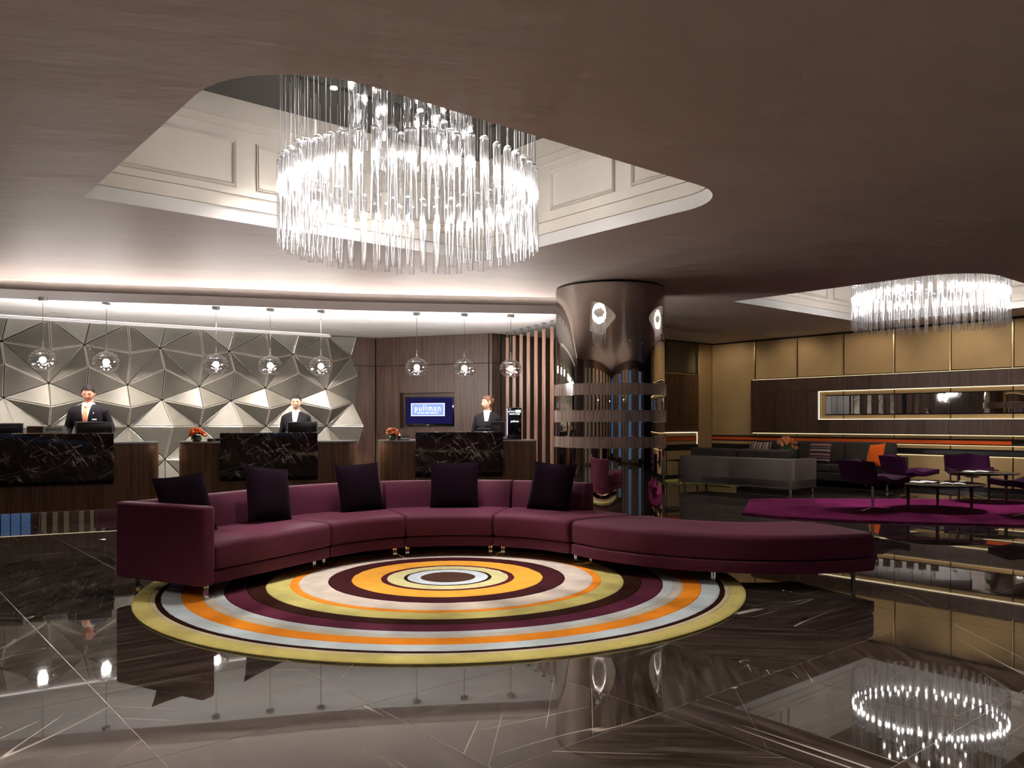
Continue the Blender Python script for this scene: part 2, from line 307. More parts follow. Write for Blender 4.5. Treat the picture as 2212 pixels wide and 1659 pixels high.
# ------------------------------------------------------------------ mesh helpers
class B:
    def __init__(s): s.v = []; s.f = []; s.m = []
    def add(s, vs, fs, mi=0):
        o = len(s.v); s.v += [tuple(p) for p in vs]; s.f += [tuple(i + o for i in f) for f in fs]; s.m += [mi] * len(fs); return s
    def box(s, c, d, rz=0.0, mi=0):
        x, y, z = (q / 2 for q in d); cs, sn = math.cos(rz), math.sin(rz)
        vs = [(c[0] + cs * a * x - sn * b_ * y, c[1] + sn * a * x + cs * b_ * y, c[2] + e * z) for e in (-1, 1) for a, b_ in ((-1, -1), (1, -1), (1, 1), (-1, 1))]
        return s.add(vs, [(3, 2, 1, 0), (4, 5, 6, 7), (0, 1, 5, 4), (1, 2, 6, 5), (2, 3, 7, 6), (3, 0, 4, 7)], mi)
    def prism(s, poly, z0, z1, mi=0):
        n = len(poly)
        vs = [(p[0], p[1], z0) for p in poly] + [(p[0], p[1], z1) for p in poly]
        fs = [(i, (i + 1) % n, n + (i + 1) % n, n + i) for i in range(n)]
        fs += [tuple(range(n - 1, -1, -1)), tuple(range(n, 2 * n))]
        return s.add(vs, fs, mi)
    def rings(s, rs, cap0=True, cap1=True, closed=True, mi=0):
        n = len(rs[0]); vs = [p for r in rs for p in r]; fs = []
        for i in range(len(rs) - 1):
            for j in range(n if closed else n - 1):
                a = i * n + j; b_ = i * n + (j + 1) % n; fs.append((a, b_, b_ + n, a + n))
        if cap0: fs.append(tuple(range(n - 1, -1, -1)))
        if cap1: fs.append(tuple(range((len(rs) - 1) * n, len(rs) * n)))
        return s.add(vs, fs, mi)
    def tube(s, pts, rad, n=10, cap=True, mi=0):
        pts = [Vector(p) for p in pts]; rs = []
        rad = rad if isinstance(rad, (list, tuple)) else [rad] * len(pts)
        up = None
        for i, p in enumerate(pts):
            d = (pts[min(i + 1, len(pts) - 1)] - pts[max(i - 1, 0)]).normalized()
            if up is None:
                up = Vector((0, 0, 1)) if abs(d.z) < 0.9 else Vector((1, 0, 0))
            a = d.cross(up).normalized(); e = a.cross(d).normalized(); up = e
            rs.append([tuple(p + (a * math.cos(k * 2 * math.pi / n) + e * math.sin(k * 2 * math.pi / n)) * rad[i]) for k in range(n)])
        return s.rings(rs, cap, cap, mi=mi)
    def lathe(s, prof, n=24, c=(0, 0), cap0=False, cap1=False, mi=0):
        rs = [[(c[0] + r * math.cos(k * 2 * math.pi / n), c[1] + r * math.sin(k * 2 * math.pi / n), z) for k in range(n)] for r, z in prof]
        return s.rings(rs, cap0, cap1, mi=mi)
    def ball(s, c, r, n=12, m_=8, mi=0):
        r = r if isinstance(r, (tuple, list)) else (r, r, r); rs = []
        for i in range(m_ + 1):
            ph = -math.pi / 2 + math.pi * (i * 0.98 + 0.01 * m_) / m_
            rs.append([(c[0] + r[0] * math.cos(ph) * math.cos(k * 2 * math.pi / n), c[1] + r[1] * math.cos(ph) * math.sin(k * 2 * math.pi / n), c[2] + r[2] * math.sin(ph)) for k in range(n)])
        return s.rings(rs, True, True, mi=mi)
    def xf(s, mat): s.v = [tuple(mat @ Vector(p)) for p in s.v]; return s
    def mesh(s, name, mats, smooth=False, fix=True):
        me = bpy.data.meshes.new(name); me.from_pydata(s.v, [], s.f)
        for x in (mats if isinstance(mats, (list, tuple)) else [mats]): me.materials.append(M[x] if isinstance(x, str) else x)
        for p, i in zip(me.polygons, s.m): p.material_index = i
        if fix:
            bm = bmesh.new(); bm.from_mesh(me); bmesh.ops.recalc_face_normals(bm, faces=bm.faces); bm.to_mesh(me); bm.free()
        if smooth: shade(me, smooth)
        return me
    def obj(s, name, mats, parent=None, smooth=False, loc=None, bevel=0.0, seg=2, rz=0.0, fix=True):
        me = s.mesh(name, mats, False, fix)
        if bevel:
            bm = bmesh.new(); bm.from_mesh(me)
            ed = [e for e in bm.edges if len(e.link_faces) == 2 and e.calc_face_angle(0) > 0.6]
            bmesh.ops.bevel(bm, geom=ed, offset=bevel, segments=seg, profile=0.5, affect='EDGES', clamp_overlap=True); bm.to_mesh(me); bm.free()
        if smooth or bevel: shade(me, smooth if not isinstance(smooth, bool) else 0.7)
        return link(name, me, parent, loc, rz)
def shade(me, ang):
    ang = 0.7 if ang is True else ang
    me.polygons.foreach_set('use_smooth', [True] * len(me.polygons))
    try: me.set_sharp_from_angle(angle=ang)
    except Exception: pass
def link(name, data, parent=None, loc=None, rz=0.0):
    o = bpy.data.objects.new(name, data); COL.objects.link(o)
    if parent: o.parent = parent
    if loc: o.location = loc
    if rz: o.rotation_euler = (0, 0, rz)
    return o
def tag(o, label=None, cat=None, group=None, kind=None):
    if label: o['label'] = label
    if cat: o['category'] = cat
    if group: o['group'] = group
    if kind: o['kind'] = kind
    return o
def thing(name, label, cat, loc=(0, 0, 0), rz=0.0, group=None):
    o = link(name, None, None, loc, rz); o.empty_display_size = 0.1; return tag(o, label, cat, group)
def copy_tree(o, parent=None):
    c = o.copy(); COL.objects.link(c); c.parent = parent
    for ch in list(o.children): copy_tree(ch, c)
    return c
def lamp(name, typ, loc, energy, col=(1, 0.9, 0.8), size=0.03, parent=None, **k):
    d = bpy.data.lights.new(name, typ); d.energy = energy; d.color = col
    if typ in ('POINT', 'SPOT'): d.shadow_soft_size = size
    for a, v in k.items(): setattr(d, a, v)
    o = bpy.data.objects.new(name, d); COL.objects.link(o); o.location = loc
    if parent: o.parent = parent
    return o
def text_obj(name, body, size, mat, parent, loc, rz=0.0, align='CENTER', extrude=0.0015, xscale=1.0, pitch=math.pi / 2, bold=0.0, space=1.0):
    cu = bpy.data.curves.new(name, 'FONT'); cu.body = body; cu.size = size; cu.align_x = align; cu.align_y = 'CENTER'; cu.extrude = extrude; cu.resolution_u = 3; cu.offset = bold; cu.space_character = space
    tmp = bpy.data.objects.new('tmp', cu); COL.objects.link(tmp)
    dg = bpy.context.evaluated_depsgraph_get(); me = bpy.data.meshes.new_from_object(tmp.evaluated_get(dg))
    bpy.data.objects.remove(tmp); bpy.data.curves.remove(cu)
    me.materials.clear(); me.materials.append(M[mat]); me.name = name
    me.transform(Matrix.Rotation(rz, 4, 'Z') @ Matrix.Rotation(pitch, 4, 'X') @ Matrix.Diagonal((xscale, 1, 1, 1)))
    return link(name, me, parent, loc)
def fill(loops, z, up):
    pts = [[Vector((p[0], p[1], 0)) for p in lp] for lp in loops]
    tris = geometry.tessellate_polygon(pts); flat = [p for lp in loops for p in lp]
    vs = [(p[0], p[1], z) for p in flat]; out = []
    for a, b_, c_ in tris:
        A, Bv, Cv = (Vector(flat[i]) for i in (a, b_, c_))
        cr = (Bv - A).x * (Cv - A).y - (Bv - A).y * (Cv - A).x
        out.append((a, b_, c_) if (cr > 0) == up else (a, c_, b_))
    return vs, out
def lerp(a, b_, k): return a + (b_ - a) * k
def catmull(pts, n=8):
    pts = [Vector(p) for p in pts]; out = []
    for i in range(len(pts) - 1):
        p0 = pts[max(i - 1, 0)]; p1 = pts[i]; p2 = pts[i + 1]; p3 = pts[min(i + 2, len(pts) - 1)]
        for k in range(n):
            t_ = k / n
            out.append(0.5 * (2 * p1 + (p2 - p0) * t_ + (2 * p0 - 5 * p1 + 4 * p2 - p3) * t_ * t_ + (3 * p1 - p0 - 3 * p2 + p3) * t_ ** 3))
    out.append(pts[-1]); return out

# ================================================================== THE SETTING
K = Vector(uv(12.007, 16.34))
FA = Vector((-8.08, 12.78)); FD = Vector((0.844, 0.536)); FN = Vector((0.536, -0.844))
def fpt(s, off=0.0): return FA + FD * s + FN * off
W2A = Vector((-2.72, 16.15)); W2B = Vector((-0.37, 15.25))
OUT = [uv(-7, 16.34), tuple(K), tuple(W2B), tuple(W2A), tuple(fpt(-5.0)), uv(11.0, -6), uv(-7, -6)]

# floor: slab with the joints, tiles laid on it
vs, fs = fill([[(-16, -12), (20, -12), (20, 22), (-16, 22)]], -0.0011, True)
floor = tag(B().add(vs, fs).add([(x, y, -0.2) for x, y in ((-16, -12), (20, -12), (20, 22), (-16, 22))], [(0, 1, 2, 3)]).obj('floor', 'grout'), kind='structure')
TS = 0.932; gap = 0.0018
tb = B(); h = TS / 2 - gap
tb.add([(-h, -h, -0.001), (h, -h, -0.001), (h, h, -0.001), (-h, h, -0.001), (-h + .0006, -h + .0006, 0), (h - .0006, -h + .0006, 0), (h - .0006, h - .0006, 0), (-h + .0006, h - .0006, 0)],
       [(4, 5, 6, 7), (0, 1, 5, 4), (1, 2, 6, 5), (2, 3, 7, 6), (3, 0, 4, 7)])
tile_me = tb.mesh('tile', 'tile_marble'); rest = B(); cells = []
for i in range(-11, 13):
    for j in range(-8, 18):
        u_ = 2.36 + (i + 0.5) * TS; v_ = 0.96 + (j + 0.5) * TS; x, y = uv(u_, v_)
        if u_ > 12.4 or v_ > 16.8 or u_ < -7.5: continue
        seen = y > 2.0 and abs(x) / max(y, .1) < 0.632 + 0.75 / y and (y > 2.3)
        hidden = (Vector((x, y)) - Vector((-.53, 6.7))).length < 1.8
        cells.append((0 if seen and not hidden else 1, y, x))
for k_, (out, y, x) in enumerate(sorted(cells)):
    if out == 0 and k_ < 295:
        link('tile', tile_me, floor, (x, y, 0), U_ANG)
    else:
        o_ = B().add(tb.v, tb.f); o_.xf(Matrix.Translation((x, y, 0)) @ Matrix.Rotation(U_ANG, 4, 'Z')); rest.add(o_.v, o_.f)
tag(rest.obj('tile_field', 'tile_marble', floor), kind='stuff')

# ceiling with two openings
def rrect(u0, u1, v0, v1, radii, grow=0.0, n=10):
    # corner order: (u0,v0) (u0,v1) (u1,v1) (u1,v0), radii likewise
    u0 -= grow; v0 -= grow; u1 += grow; v1 += grow; out = []
    cor = [((u0, v0), (1, 1), math.pi, 1.5 * math.pi), ((u0, v1), (1, -1), 0.5 * math.pi, math.pi), ((u1, v1), (-1, -1), 0, .5 * math.pi), ((u1, v0), (-1, 1), 1.5 * math.pi, 2 * math.pi)]
    for idx, ((cu, cv), (su, sv), a0, a1) in enumerate(cor):
        r = radii[idx]
        if r < 1e-4: out.append(uv(cu, cv)); continue
        cx_, cy_ = cu + su * r, cv + sv * r; seq = range(n + 1)
        pts = [(cx_ + r * math.cos(lerp(a0, a1, k / n)), cy_ + r * math.sin(lerp(a0, a1, k / n))) for k in seq]
        # walk the boundary u0,v0 -> u0,v1 -> u1,v1 -> u1,v0
        pts.reverse()
        out += [uv(*p) for p in pts]
    return out
HOLE = dict(u0=4.03, u1=7.57, v0=1.60, v1=5.86); RAD = (0.75, 0.55, 0.0, 0.0)
DV = 9.25
def opening(dv, grow=0.0, radii=RAD): return rrect(HOLE['u0'], HOLE['u1'], HOLE['v0'] + dv, HOLE['v1'] + dv, [r + grow if r else 0 for r in radii], grow)
vs, fs = fill([OUT, opening(0), opening(DV)], CEIL, False)
ceiling = tag(B().add(vs, fs).obj('ceiling', 'ceiling_plaster', fix=False), kind='structure')
TOP = 4.335
def frame_on(parent, o, ex, w_, h_, z0, n_out, mat='cream_plaster'):
    # picture-frame moulding: o = start xy, ex = direction xy, n_out = into the recess
    b_ = B(); q = 0.035
    def P(a, z, d): return (o[0] + ex[0] * a + n_out[0] * d, o[1] + ex[1] * a + n_out[1] * d, z)
    prof = [(0, 0), (0.006, 0.018), (0.016, 0.010), (0.024, 0.022), (0.034, 0.012), (0.042, 0.0)]
    rs = []
    for a, z, sa, sz in ((0, z0, 1, 1), (w_, z0, -1, 1), (w_, z0 + h_, -1, -1), (0, z0 + h_, 1, -1), (0, z0, 1, 1)):
        rs.append([P(a + sa * i, z + sz * i, d) for i, d in prof])
    b_.rings(rs, False, False, closed=False)
    return b_.obj('panel_moulding', mat, parent)
for dv in (0, DV):
    steps = [(CEIL, 0.0), (3.325, 0.0), (3.325, -0.022), (3.445, -0.022), (3.445, -0.045), (4.06, -0.045), (4.06, -0.055), (4.14, -0.055), (4.14, -0.068), (TOP, -0.068)]
    lip = B(); up = B()
    rs = [[(p[0], p[1], z) for p in opening(dv, g)] for z, g in steps]
    lip.rings(rs[:2], False, False); up.rings(rs[1:], False, False)
    lip.obj('recess_lip', 'white_plaster', ceiling); up.obj('recess_wall', 'cream_plaster', ceiling)
    vs, fs = fill([opening(dv, -0.06)], TOP, False)
    B().add(vs, fs).obj('glass_panel', 'black_gloss_ceiling', ceiling, fix=False)
    g = 0.046
    for v0, v1 in ((1.80, 2.89), (3.08, 4.38), (4.57, 5.66)):
        frame_on(ceiling, uv(7.57 - g * -1 - 2 * g, v0 + dv), V, v1 - v0, 0.45, 3.51, -U)
        if v0 > 2: frame_on(ceiling, uv(4.03 + g, v0 + dv), V, v1 - v0 - (0.5 if v0 > 4 else 0), 0.45, 3.51, U)
    for u0, u1 in ((4.75, 5.20), (5.41, 6.34), (6.55, 7.42)):
        frame_on(ceiling, uv(u0, 5.86 - g + dv), U, u1 - u0, 0.42, 3.54, -V)
        frame_on(ceiling, uv(u0, 1.60 + g + dv), U, u1 - u0, 0.42, 3.54, V)

# lower ceiling over the reception and its curved cove lip
LIP = catmull([(-12.4, 8.4), (-10, 9.5), (-8.3, 10.22), (-6.84, 10.82), (-5.8, 11.13), (-4.8, 11.36), (-3.7, 11.65), (-2.5, 11.97), (-1.09, 12.2), (0.66, 12.42), (1.3, 12.6)], 6)
edge = [tuple(p) for p in LIP] + [(1.9, 17.1), tuple(W2B), tuple(W2A), tuple(fpt(-5.0))]
vs, fs = fill([edge], LOWCEIL, False)
lowc = tag(B().add(vs, fs).obj('ceiling', 'low_ceiling_plaster', fix=False), kind='structure')
def offset(path, d):
    out = []
    for i, p in enumerate(path):
        t_ = (path[min(i + 1, len(path) - 1)] - path[max(i - 1, 0)]).normalized(); out.append(p + Vector((-t_.y, t_.x)) * d)
    return out
def ribbon(path, prof):
    # prof: (offset to the left of the path, z)
    cols_ = [offset(path, o_) for o_, z in prof]
    rs = [[(cols_[j][i].x, cols_[j][i].y, prof[j][1]) for j in range(len(prof))] for i in range(len(path))]
    return B().rings(rs, True, True)
tag(ribbon(LIP, [(0, 2.958), (0, 3.085), (0.03, 3.085), (0.03, 2.974), (0.06, 2.958)]).obj('trim_1', 'grey_plaster', smooth=0.5), kind='structure')
led = ribbon(LIP, [(0.042, 3.070), (0.042, 3.089), (0.06, 3.089), (0.06, 3.070)]).obj('cove_strip', 'cove_led', lowc)
side = B(); side.add([(1.3, 12.6, LOWCEIL), (1.9, 17.1, LOWCEIL), (1.9, 17.1, CEIL), (1.3, 12.6, CEIL)], [(0, 1, 2, 3)]); side.obj('bulkhead_side', 'grey_plaster', lowc)

# ---- right wall
def wall_box(P0, ex, no, t0, t1, h0, h1, d0, d1):
    pts = [P0 + ex * t0 + no * d0, P0 + ex * t1 + no * d0, P0 + ex * t1 + no * d1, P0 + ex * t0 + no * d1]
    return B().prism([tuple(p) for p in pts], h0, h1)
def panel(parent, name, P0, ex, no, t0, t1, h0, h1, d1, mat, bevel=0.006, d0=0.0):
    return wall_box(P0, ex, no, t0, t1, h0, h1, d0, d1).obj(name, mat, parent, bevel=bevel, seg=1)
EX, NO = -U, -V
wr = tag(wall_box(K, EX, NO, -0.3, 19.0, 0, 3.3, -0.25, 0).obj('wall_right', 'dark_gap'), kind='structure')
tt = [0.14 + 1.07 * k for k in range(12)]
panel(wr, 'gold_panel', K, EX, NO, 0.012, 1.20, 0.99, 3.165, 0.03, 'gold_fabric', 0.01)
for k in range(1, 11):
    a, b_ = tt[k], tt[k + 1]
    panel(wr, 'gold_panel', K, EX, NO, a + .018, b_ - .018, 2.30, 3.165, 0.03, 'gold_fabric', 0.01)
    panel(wr, 'seam_trim', K, EX, NO, a - .012, a + .012, 2.275, 3.165, 0.045, 'brass', 0)
    panel(wr, 'wood_panel', K, EX, NO, a - (.06 if k == 1 else -.001), b_ - .002, 1.97, 2.268, 0.10, 'walnut', 0.002)
    lo0 = a - (.06 if k == 1 else -.001)
    if k == 1: panel(wr, 'wood_panel', K, EX, NO, lo0, b_ - .002, 1.06, 1.966, 0.10, 'walnut', 0.002)
    elif k == 2:
        panel(wr, 'wood_panel', K, EX, NO, a + .001, 2.80, 1.06, 1.966, 0.10, 'walnut', 0.002)
        panel(wr, 'wood_panel', K, EX, NO, 2.802, b_ - .002, 1.06, 1.355, 0.10, 'walnut', 0.002)
    else: panel(wr, 'wood_panel', K, EX, NO, a + .001, b_ - .002, 1.06, 1.355, 0.10, 'walnut', 0.002)
    n0 = max(a + .012, 2.83)
    if b_ > 2.9:
        panel(wr, 'gold_strip', K, EX, NO, n0, b_ - .012, 1.875, 1.952, 0.025, 'gold_fabric', 0.006)
        panel(wr, 'gold_strip', K, EX, NO, n0, b_ - .012, 1.372, 1.45, 0.025, 'gold_fabric', 0.006)
        for q in range(3):
            m0 = max(a, 2.95); w_ = (b_ - m0) / 3
            panel(wr, 'mirror_panel', K, EX, NO, m0 + q * w_ + .004, m0 + (q + 1) * w_ - .004, 1.472, 1.858, 0.02, 'mirror', 0.0)
    panel(wr, 'gold_strip', K, EX, NO, a + .012, b_ - .012, 0.985, 1.04, 0.03, 'gold_fabric', 0.006)
    panel(wr, 'gold_strip', K, EX, NO, a + .012, b_ - .012, 0.785, 0.858, 0.03, 'gold_fabric', 0.006)
    panel(wr, 'gold_panel', K, EX, NO, a + .012, b_ - .012, 0.09, 0.655, 0.03, 'gold_fabric', 0.01)
panel(wr, 'gold_strip', K, EX, NO, 0.012, 1.20, 0.785, 0.858, 0.03, 'gold_fabric', 0.006)
panel(wr, 'gold_panel', K, EX, NO, 0.012, 1.20, 0.09, 0.655, 0.03, 'gold_fabric', 0.01)
panel(wr, 'niche_end', K, EX, NO, 2.83, 2.945, 1.45, 1.875, 0.025, 'gold_fabric', 0.006)
for t0, t1, h0, h1, mt, d in ((0.01, 6.54, 0.885, 0.952, 'orange_trim', .035), (0.01, 12, 0.956, 0.982, 'brown_trim', .03), (0.01, 12, 0.862, 0.880, 'brown_trim', .02), (0.01, 12, 0.69, 0.765, 'black', .03)):
    panel(wr, 'stripe_band', K, EX, NO, t0, t1, h0, h1, d, mt, 0.004)
for t0, t1, h0, h1 in ((2.80, 11.9, 1.958, 1.966), (2.80, 11.9, 1.357, 1.365), (2.804, 2.816, 1.365, 1.958)):
    panel(wr, 'light_strip', K, EX, NO, t0, t1, h0, h1, 0.045, 'warm_led_strong', 0, 0.03)
for t0, t1, h0, h1 in ((1.15, 11.9, 1.046, 1.056), (1.6, 11.9, 0.8585, 0.8635), (3.4, 11.9, 0.657, 0.664), (1.15, 11.9, 2.272, 2.279)):
    panel(wr, 'light_strip', K, EX, NO, t0, t1, h0, h1, 0.032, 'warm_led', 0, 0.02)
panel(wr, 'baseboard_strip', K, EX, NO, 0.01, 12, 0.0, 0.08, 0.02, 'black', 0)

# ---- wall behind the lounge
EX2, NO2 = -V, -U
wb = tag(wall_box(K, EX2, NO2, -0.3, 6.9, 0, 3.3, -0.25, 0).obj('wall_back', 'dark_gap'), kind='structure')
panel(wb, 'gold_panel', K, EX2, NO2, 0.04, 0.56, 0.05, 3.165, 0.02, 'gold_fabric', 0.004)
for k in range(6):
    a = 0.62 + 1.12 * k
    if k > 2:
        for h0, h1 in ((0, 2.412), (2.42, 3.165)): panel(wb, 'wood_panel', K, EX2, NO2, a + .002, min(a + 1.118, 6.82), h0, h1, 0.03, 'walnut', 0.002)
        continue
    panel(wb, 'gold_panel', K, EX2, NO2, a + .05, a + 1.10, 2.45, 3.165, 0.025, 'olive_cloth', 0.01)
    panel(wb, 'seam_trim', K, EX2, NO2, a + .018, a + .035, 2.43, 3.165, 0.035, 'brass', 0)
    panel(wb, 'seam_trim', K, EX2, NO2, a + .035, a + 1.12, 2.425, 2.44, 0.035, 'brass', 0)
    panel(wb, 'wood_panel', K, EX2, NO2, a - .05 if k == 0 else a + .002, a + 1.118, 1.24, 2.42, 0.03, 'walnut_warm', 0.002)
    panel(wb, 'wood_panel', K, EX2, NO2, a - .05 if k == 0 else a + .002, a + 1.118, 1.085, 1.232, 0.03, 'walnut_warm', 0.002)
    panel(wb, 'gold_strip', K, EX2, NO2, a + .02, a + 1.10, 0.97, 1.05, 0.025, 'gold_fabric', 0.005)
    panel(wb, 'gold_strip', K, EX2, NO2, a + .02, a + 1.10, 0.78, 0.86, 0.025, 'gold_fabric', 0.005)
    panel(wb, 'gold_panel', K, EX2, NO2, a + .02, a + 1.10, 0.08, 0.64, 0.025, 'gold_fabric', 0.005)
for h0, h1, mt in ((0.872, 0.95, 'orange_trim'), (0.65, 0.76, 'black'), (0.952, 0.966, 'brown_trim')):
    panel(wb, 'stripe_band', K, EX2, NO2, 0.66, 3.9, h0, h1, 0.03, mt, 0.003)
panel(wb, 'light_strip', K, EX2, NO2, 0.62, 3.9, 1.056, 1.066, 0.035, 'warm_led_strong', 0, 0.025)
panel(wb, 'light_strip', K, EX2, NO2, 0.625, 0.64, 0.78, 1.056, 0.035, 'warm_led', 0, 0.025)

# ---- reception: faceted wall
wl = tag(wall_box(FA, FD, FN, -5.2, 5.34, 0, 3.3, -0.30, -0.035).obj('wall_left', 'dark_gap'), kind='structure')
PER = 1.163; D = 0.235
LAT = dict(T=(.68, 2.965, 0), E=(.10, 2.965, .10), N=(.02, 2.58, 0), M=(.69, 2.46, D), P=(.06, 2.215, D), R=(.67, 1.935, 0), S=(.05, 1.69, 0), Q=(.69, 1.55, D),
           U=(.68, 1.235, 0), V=(.19, 1.23, D), W=(.10, .66, 0), X=(.72, .64, D), Y=(.68, .03, 0), Z=(.10, .03, .06))
TRI = 'E0N0T0 E1T0N1 T0N0M0 T0M0N1 N0R0M0 M0R0N1 N0P0R0 N1R0P1 P0S0R0 P1R0S1 R0S0Q0 R0Q0S1 S0U0Q0 Q0U0S1 S0V0U0 S1U0V1 V0W0U0 V1U0W1 U0W0X0 U0X0W1 W0Y0X0 X0Y0W1 W0Z0Y0 W1Y0Z1'.split()
def lat(c_, k):
    s, h_, d = LAT[c_]; p = fpt(s + PER * k, d); return Vector((p.x, p.y, h_))
n3 = Vector((FN.x, FN.y, 0))
for k in range(-2, 5):
    for tr in TRI:
        P = [lat(tr[2 * i], k + int(tr[2 * i + 1])) for i in range(3)]
        nn = (P[1] - P[0]).cross(P[2] - P[0])
        if nn.dot(n3) < 0: P = [P[0], P[2], P[1]]; nn = -nn
        nn.normalize(); a, b_, c_ = (P[1] - P[2]).length, (P[0] - P[2]).length, (P[0] - P[1]).length
        per = a + b_ + c_; inc = (P[0] * a + P[1] * b_ + P[2] * c_) / per
        rad = ((P[1] - P[0]).cross(P[2] - P[0])).length / per
        def ring(ins, hh): return [tuple(inc + (p - inc) * (1 - ins / rad) + nn * hh) for p in P]
        bb = B(); bb.add(ring(.007, -.03) + ring(.007, 0) + ring(.013, .007) + ring(.016, .006), [])
        o_ = 0
        for lv in range(3):
            for q in range(3): bb.f.append((lv * 3 + q, lv * 3 + (q + 1) % 3, lv * 3 + 3 + (q + 1) % 3, lv * 3 + 3 + q)); bb.m.append(1)
        bb.f.append((9, 10, 11)); bb.m.append(0)
        bb.obj('facet_panel', ['facet_leather', 'facet_rim'], wl, fix=False)

corn = wall_box(FA, FD, FN, -5.0, 5.34, 2.925, 2.956, 0.185, 0.20).obj('cornice', 'grey_plaster', wl)
wall_box(FA, FD, FN, -5.0, 5.34, 2.925, 2.93, 0.11, 0.186).obj('cornice_shelf', 'grey_plaster', wl)
wall_box(FA, FD, FN, -4.9, 5.30, 2.935, 2.950, 0.165, 0.18).obj('light_strip', 'cornice_led', wl)

# ---- reception: wood wall with the screen niche
D2 = (W2B - W2A).normalized(); N2 = Vector((D2.y, -D2.x)); L2 = (W2B - W2A).length
ww = tag(wall_box(W2A, D2, N2, -0.1, L2 + .1, 0, 3.3, -0.35, -0.16).obj('wall_back', 'dark_gap'), kind='structure')
W1 = fpt(5.36); L1 = (W2A - W1).length; D1 = (W2A - W1).normalized(); N1 = Vector((D1.y, -D1.x))
for a, b_ in ((0, L1 / 2), (L1 / 2, L1 - .01)):
    for h0, h1 in ((0.0, 2.412), (2.42, LOWCEIL - .002)):
        panel(ww, 'wood_panel', W1, D1, N1, a + .002, b_ - .002, h0, h1, 0.0, 'walnut', 0.002, -0.1)
for s0, s1, h0, h1 in ((.01, .545, 0, 2.412), (.01, .545, 2.42, 2.973), (.545, 1.725, 1.87, 2.412), (.545, 1.725, 2.42, 2.973), (.545, 1.725, 0, 1.175), (1.725, L2, 0, 2.412), (1.725, L2, 2.42, 2.973)):
    panel(ww, 'wood_panel', W2A, D2, N2, s0 + .002, s1 - .002, h0, h1, 0.0, 'walnut', 0.002, -0.16)
panel(ww, 'niche_back', W2A, D2, N2, .545, 1.725, 1.175, 1.87, -0.12, 'walnut', 0, -0.16)

wd = None  # spots added in the low ceiling to light the faceted and wood walls
for base, ex, no, off, pos, pw in ((FA, FD, FN, 0.95, (-1.6, -0.45, 0.7, 1.85, 3.0, 4.15, 5.2), WASH_W), (W2A, D2, N2, 0.75, (0.35, 1.15, 1.95), WASH_W * .05)):
    for s_ in pos:
        q = base + ex * s_ + no * off; aim = base + ex * s_ + no * (off - 0.80)
        d = thing('added_washer', 'small spot added in the low ceiling to light the reception wall', 'downlight', (q.x, q.y, LOWCEIL), group='added washers in the reception ceiling')
        if wd is None: wd = B().lathe([(0.030, -.001), (0.040, -.001), (0.040, -0.004), (0.030, -0.004)], 16).mesh('trim_ring', 'white_plaster')
        link('trim_ring', wd, d)
        lp = lamp('spot', 'SPOT', (0, 0, -0.006), pw, (1.0, 0.92, 0.84), 0.03, d, spot_size=1.05, spot_blend=0.8)
        lp.rotation_euler = Vector((aim.x - q.x, aim.y - q.y, -1.97)).to_track_quat('-Z', 'Y').to_euler()

for i, tpos in enumerate((0.55, 2.2, 3.9, 5.6, 7.3, 9.0)):  # extra ceiling spots, added to brighten the gold wall
    q = K + EX * tpos + NO * 1.15; aim = K + EX * tpos + NO * 0.05
    d = thing('added_lounge_spot', 'small spot added in the ceiling to brighten the gold panelled wall', 'downlight', (q.x, q.y, CEIL), group='added spots along the gold wall')
    link('trim_ring', wd, d)
    lp = lamp('spot', 'SPOT', (0, 0, -0.006), LOUNGE_W, (1.0, 0.86, 0.68), 0.03, d, spot_size=1.9, spot_blend=0.8)
    lp.rotation_euler = Vector((aim.x - q.x, aim.y - q.y, -1.2)).to_track_quat('-Z', 'Y').to_euler()

# ---- walls behind the photographer
PR = Vector(uv(-7, 16.34))
wq = tag(wall_box(PR, -V, U, -0.2, 22.6, 0, 3.3, -0.2, 0).obj('wall_rear', 'walnut'), kind='structure')
nwin = 0
for k in range(11):
    a = 0.6 + 2.0 * k
    if k % 3 == 1:
        nwin += 1
        wdw = tag(wall_box(PR, -V, U, a, a + 1.7, 0.15, 2.9, 0.0, 0.02).obj('window_%d' % nwin, 'dusk_glass'), kind='structure')
        for q in range(4): panel(wdw, 'mullion', PR, -V, U, a + q * .55, a + q * .55 + .05, .1, 2.95, .06, 'black', 0)
    else:
        for q in range(3): panel(wq, 'curtain', PR, -V, U, a + q * .6, a + q * .6 + .28, .05, 2.95, .1, 'curtain_cream', 0.03)
PL = Vector(uv(11.0, -6))
ws = tag(wall_box(PL, -U, V, -0.2, 18.2, 0, 3.3, -0.2, 0).obj('wall_side', 'walnut'), kind='structure')
for k in range(8):
    panel(ws, 'curtain', PL, -U, V, 1.0 + 2.1 * k, 1.9 + 2.1 * k, .05, 2.95, .1, 'curtain_cream', 0.03)
PF = fpt(-5.0); dq = (PL - PF).normalized(); nq = Vector((dq.y, -dq.x)) * -1
tag(wall_box(PF, dq, nq, -.1, (PL - PF).length + .1, 0, 3.3, -.2, 0).obj('wall_end', 'walnut'), kind='structure')

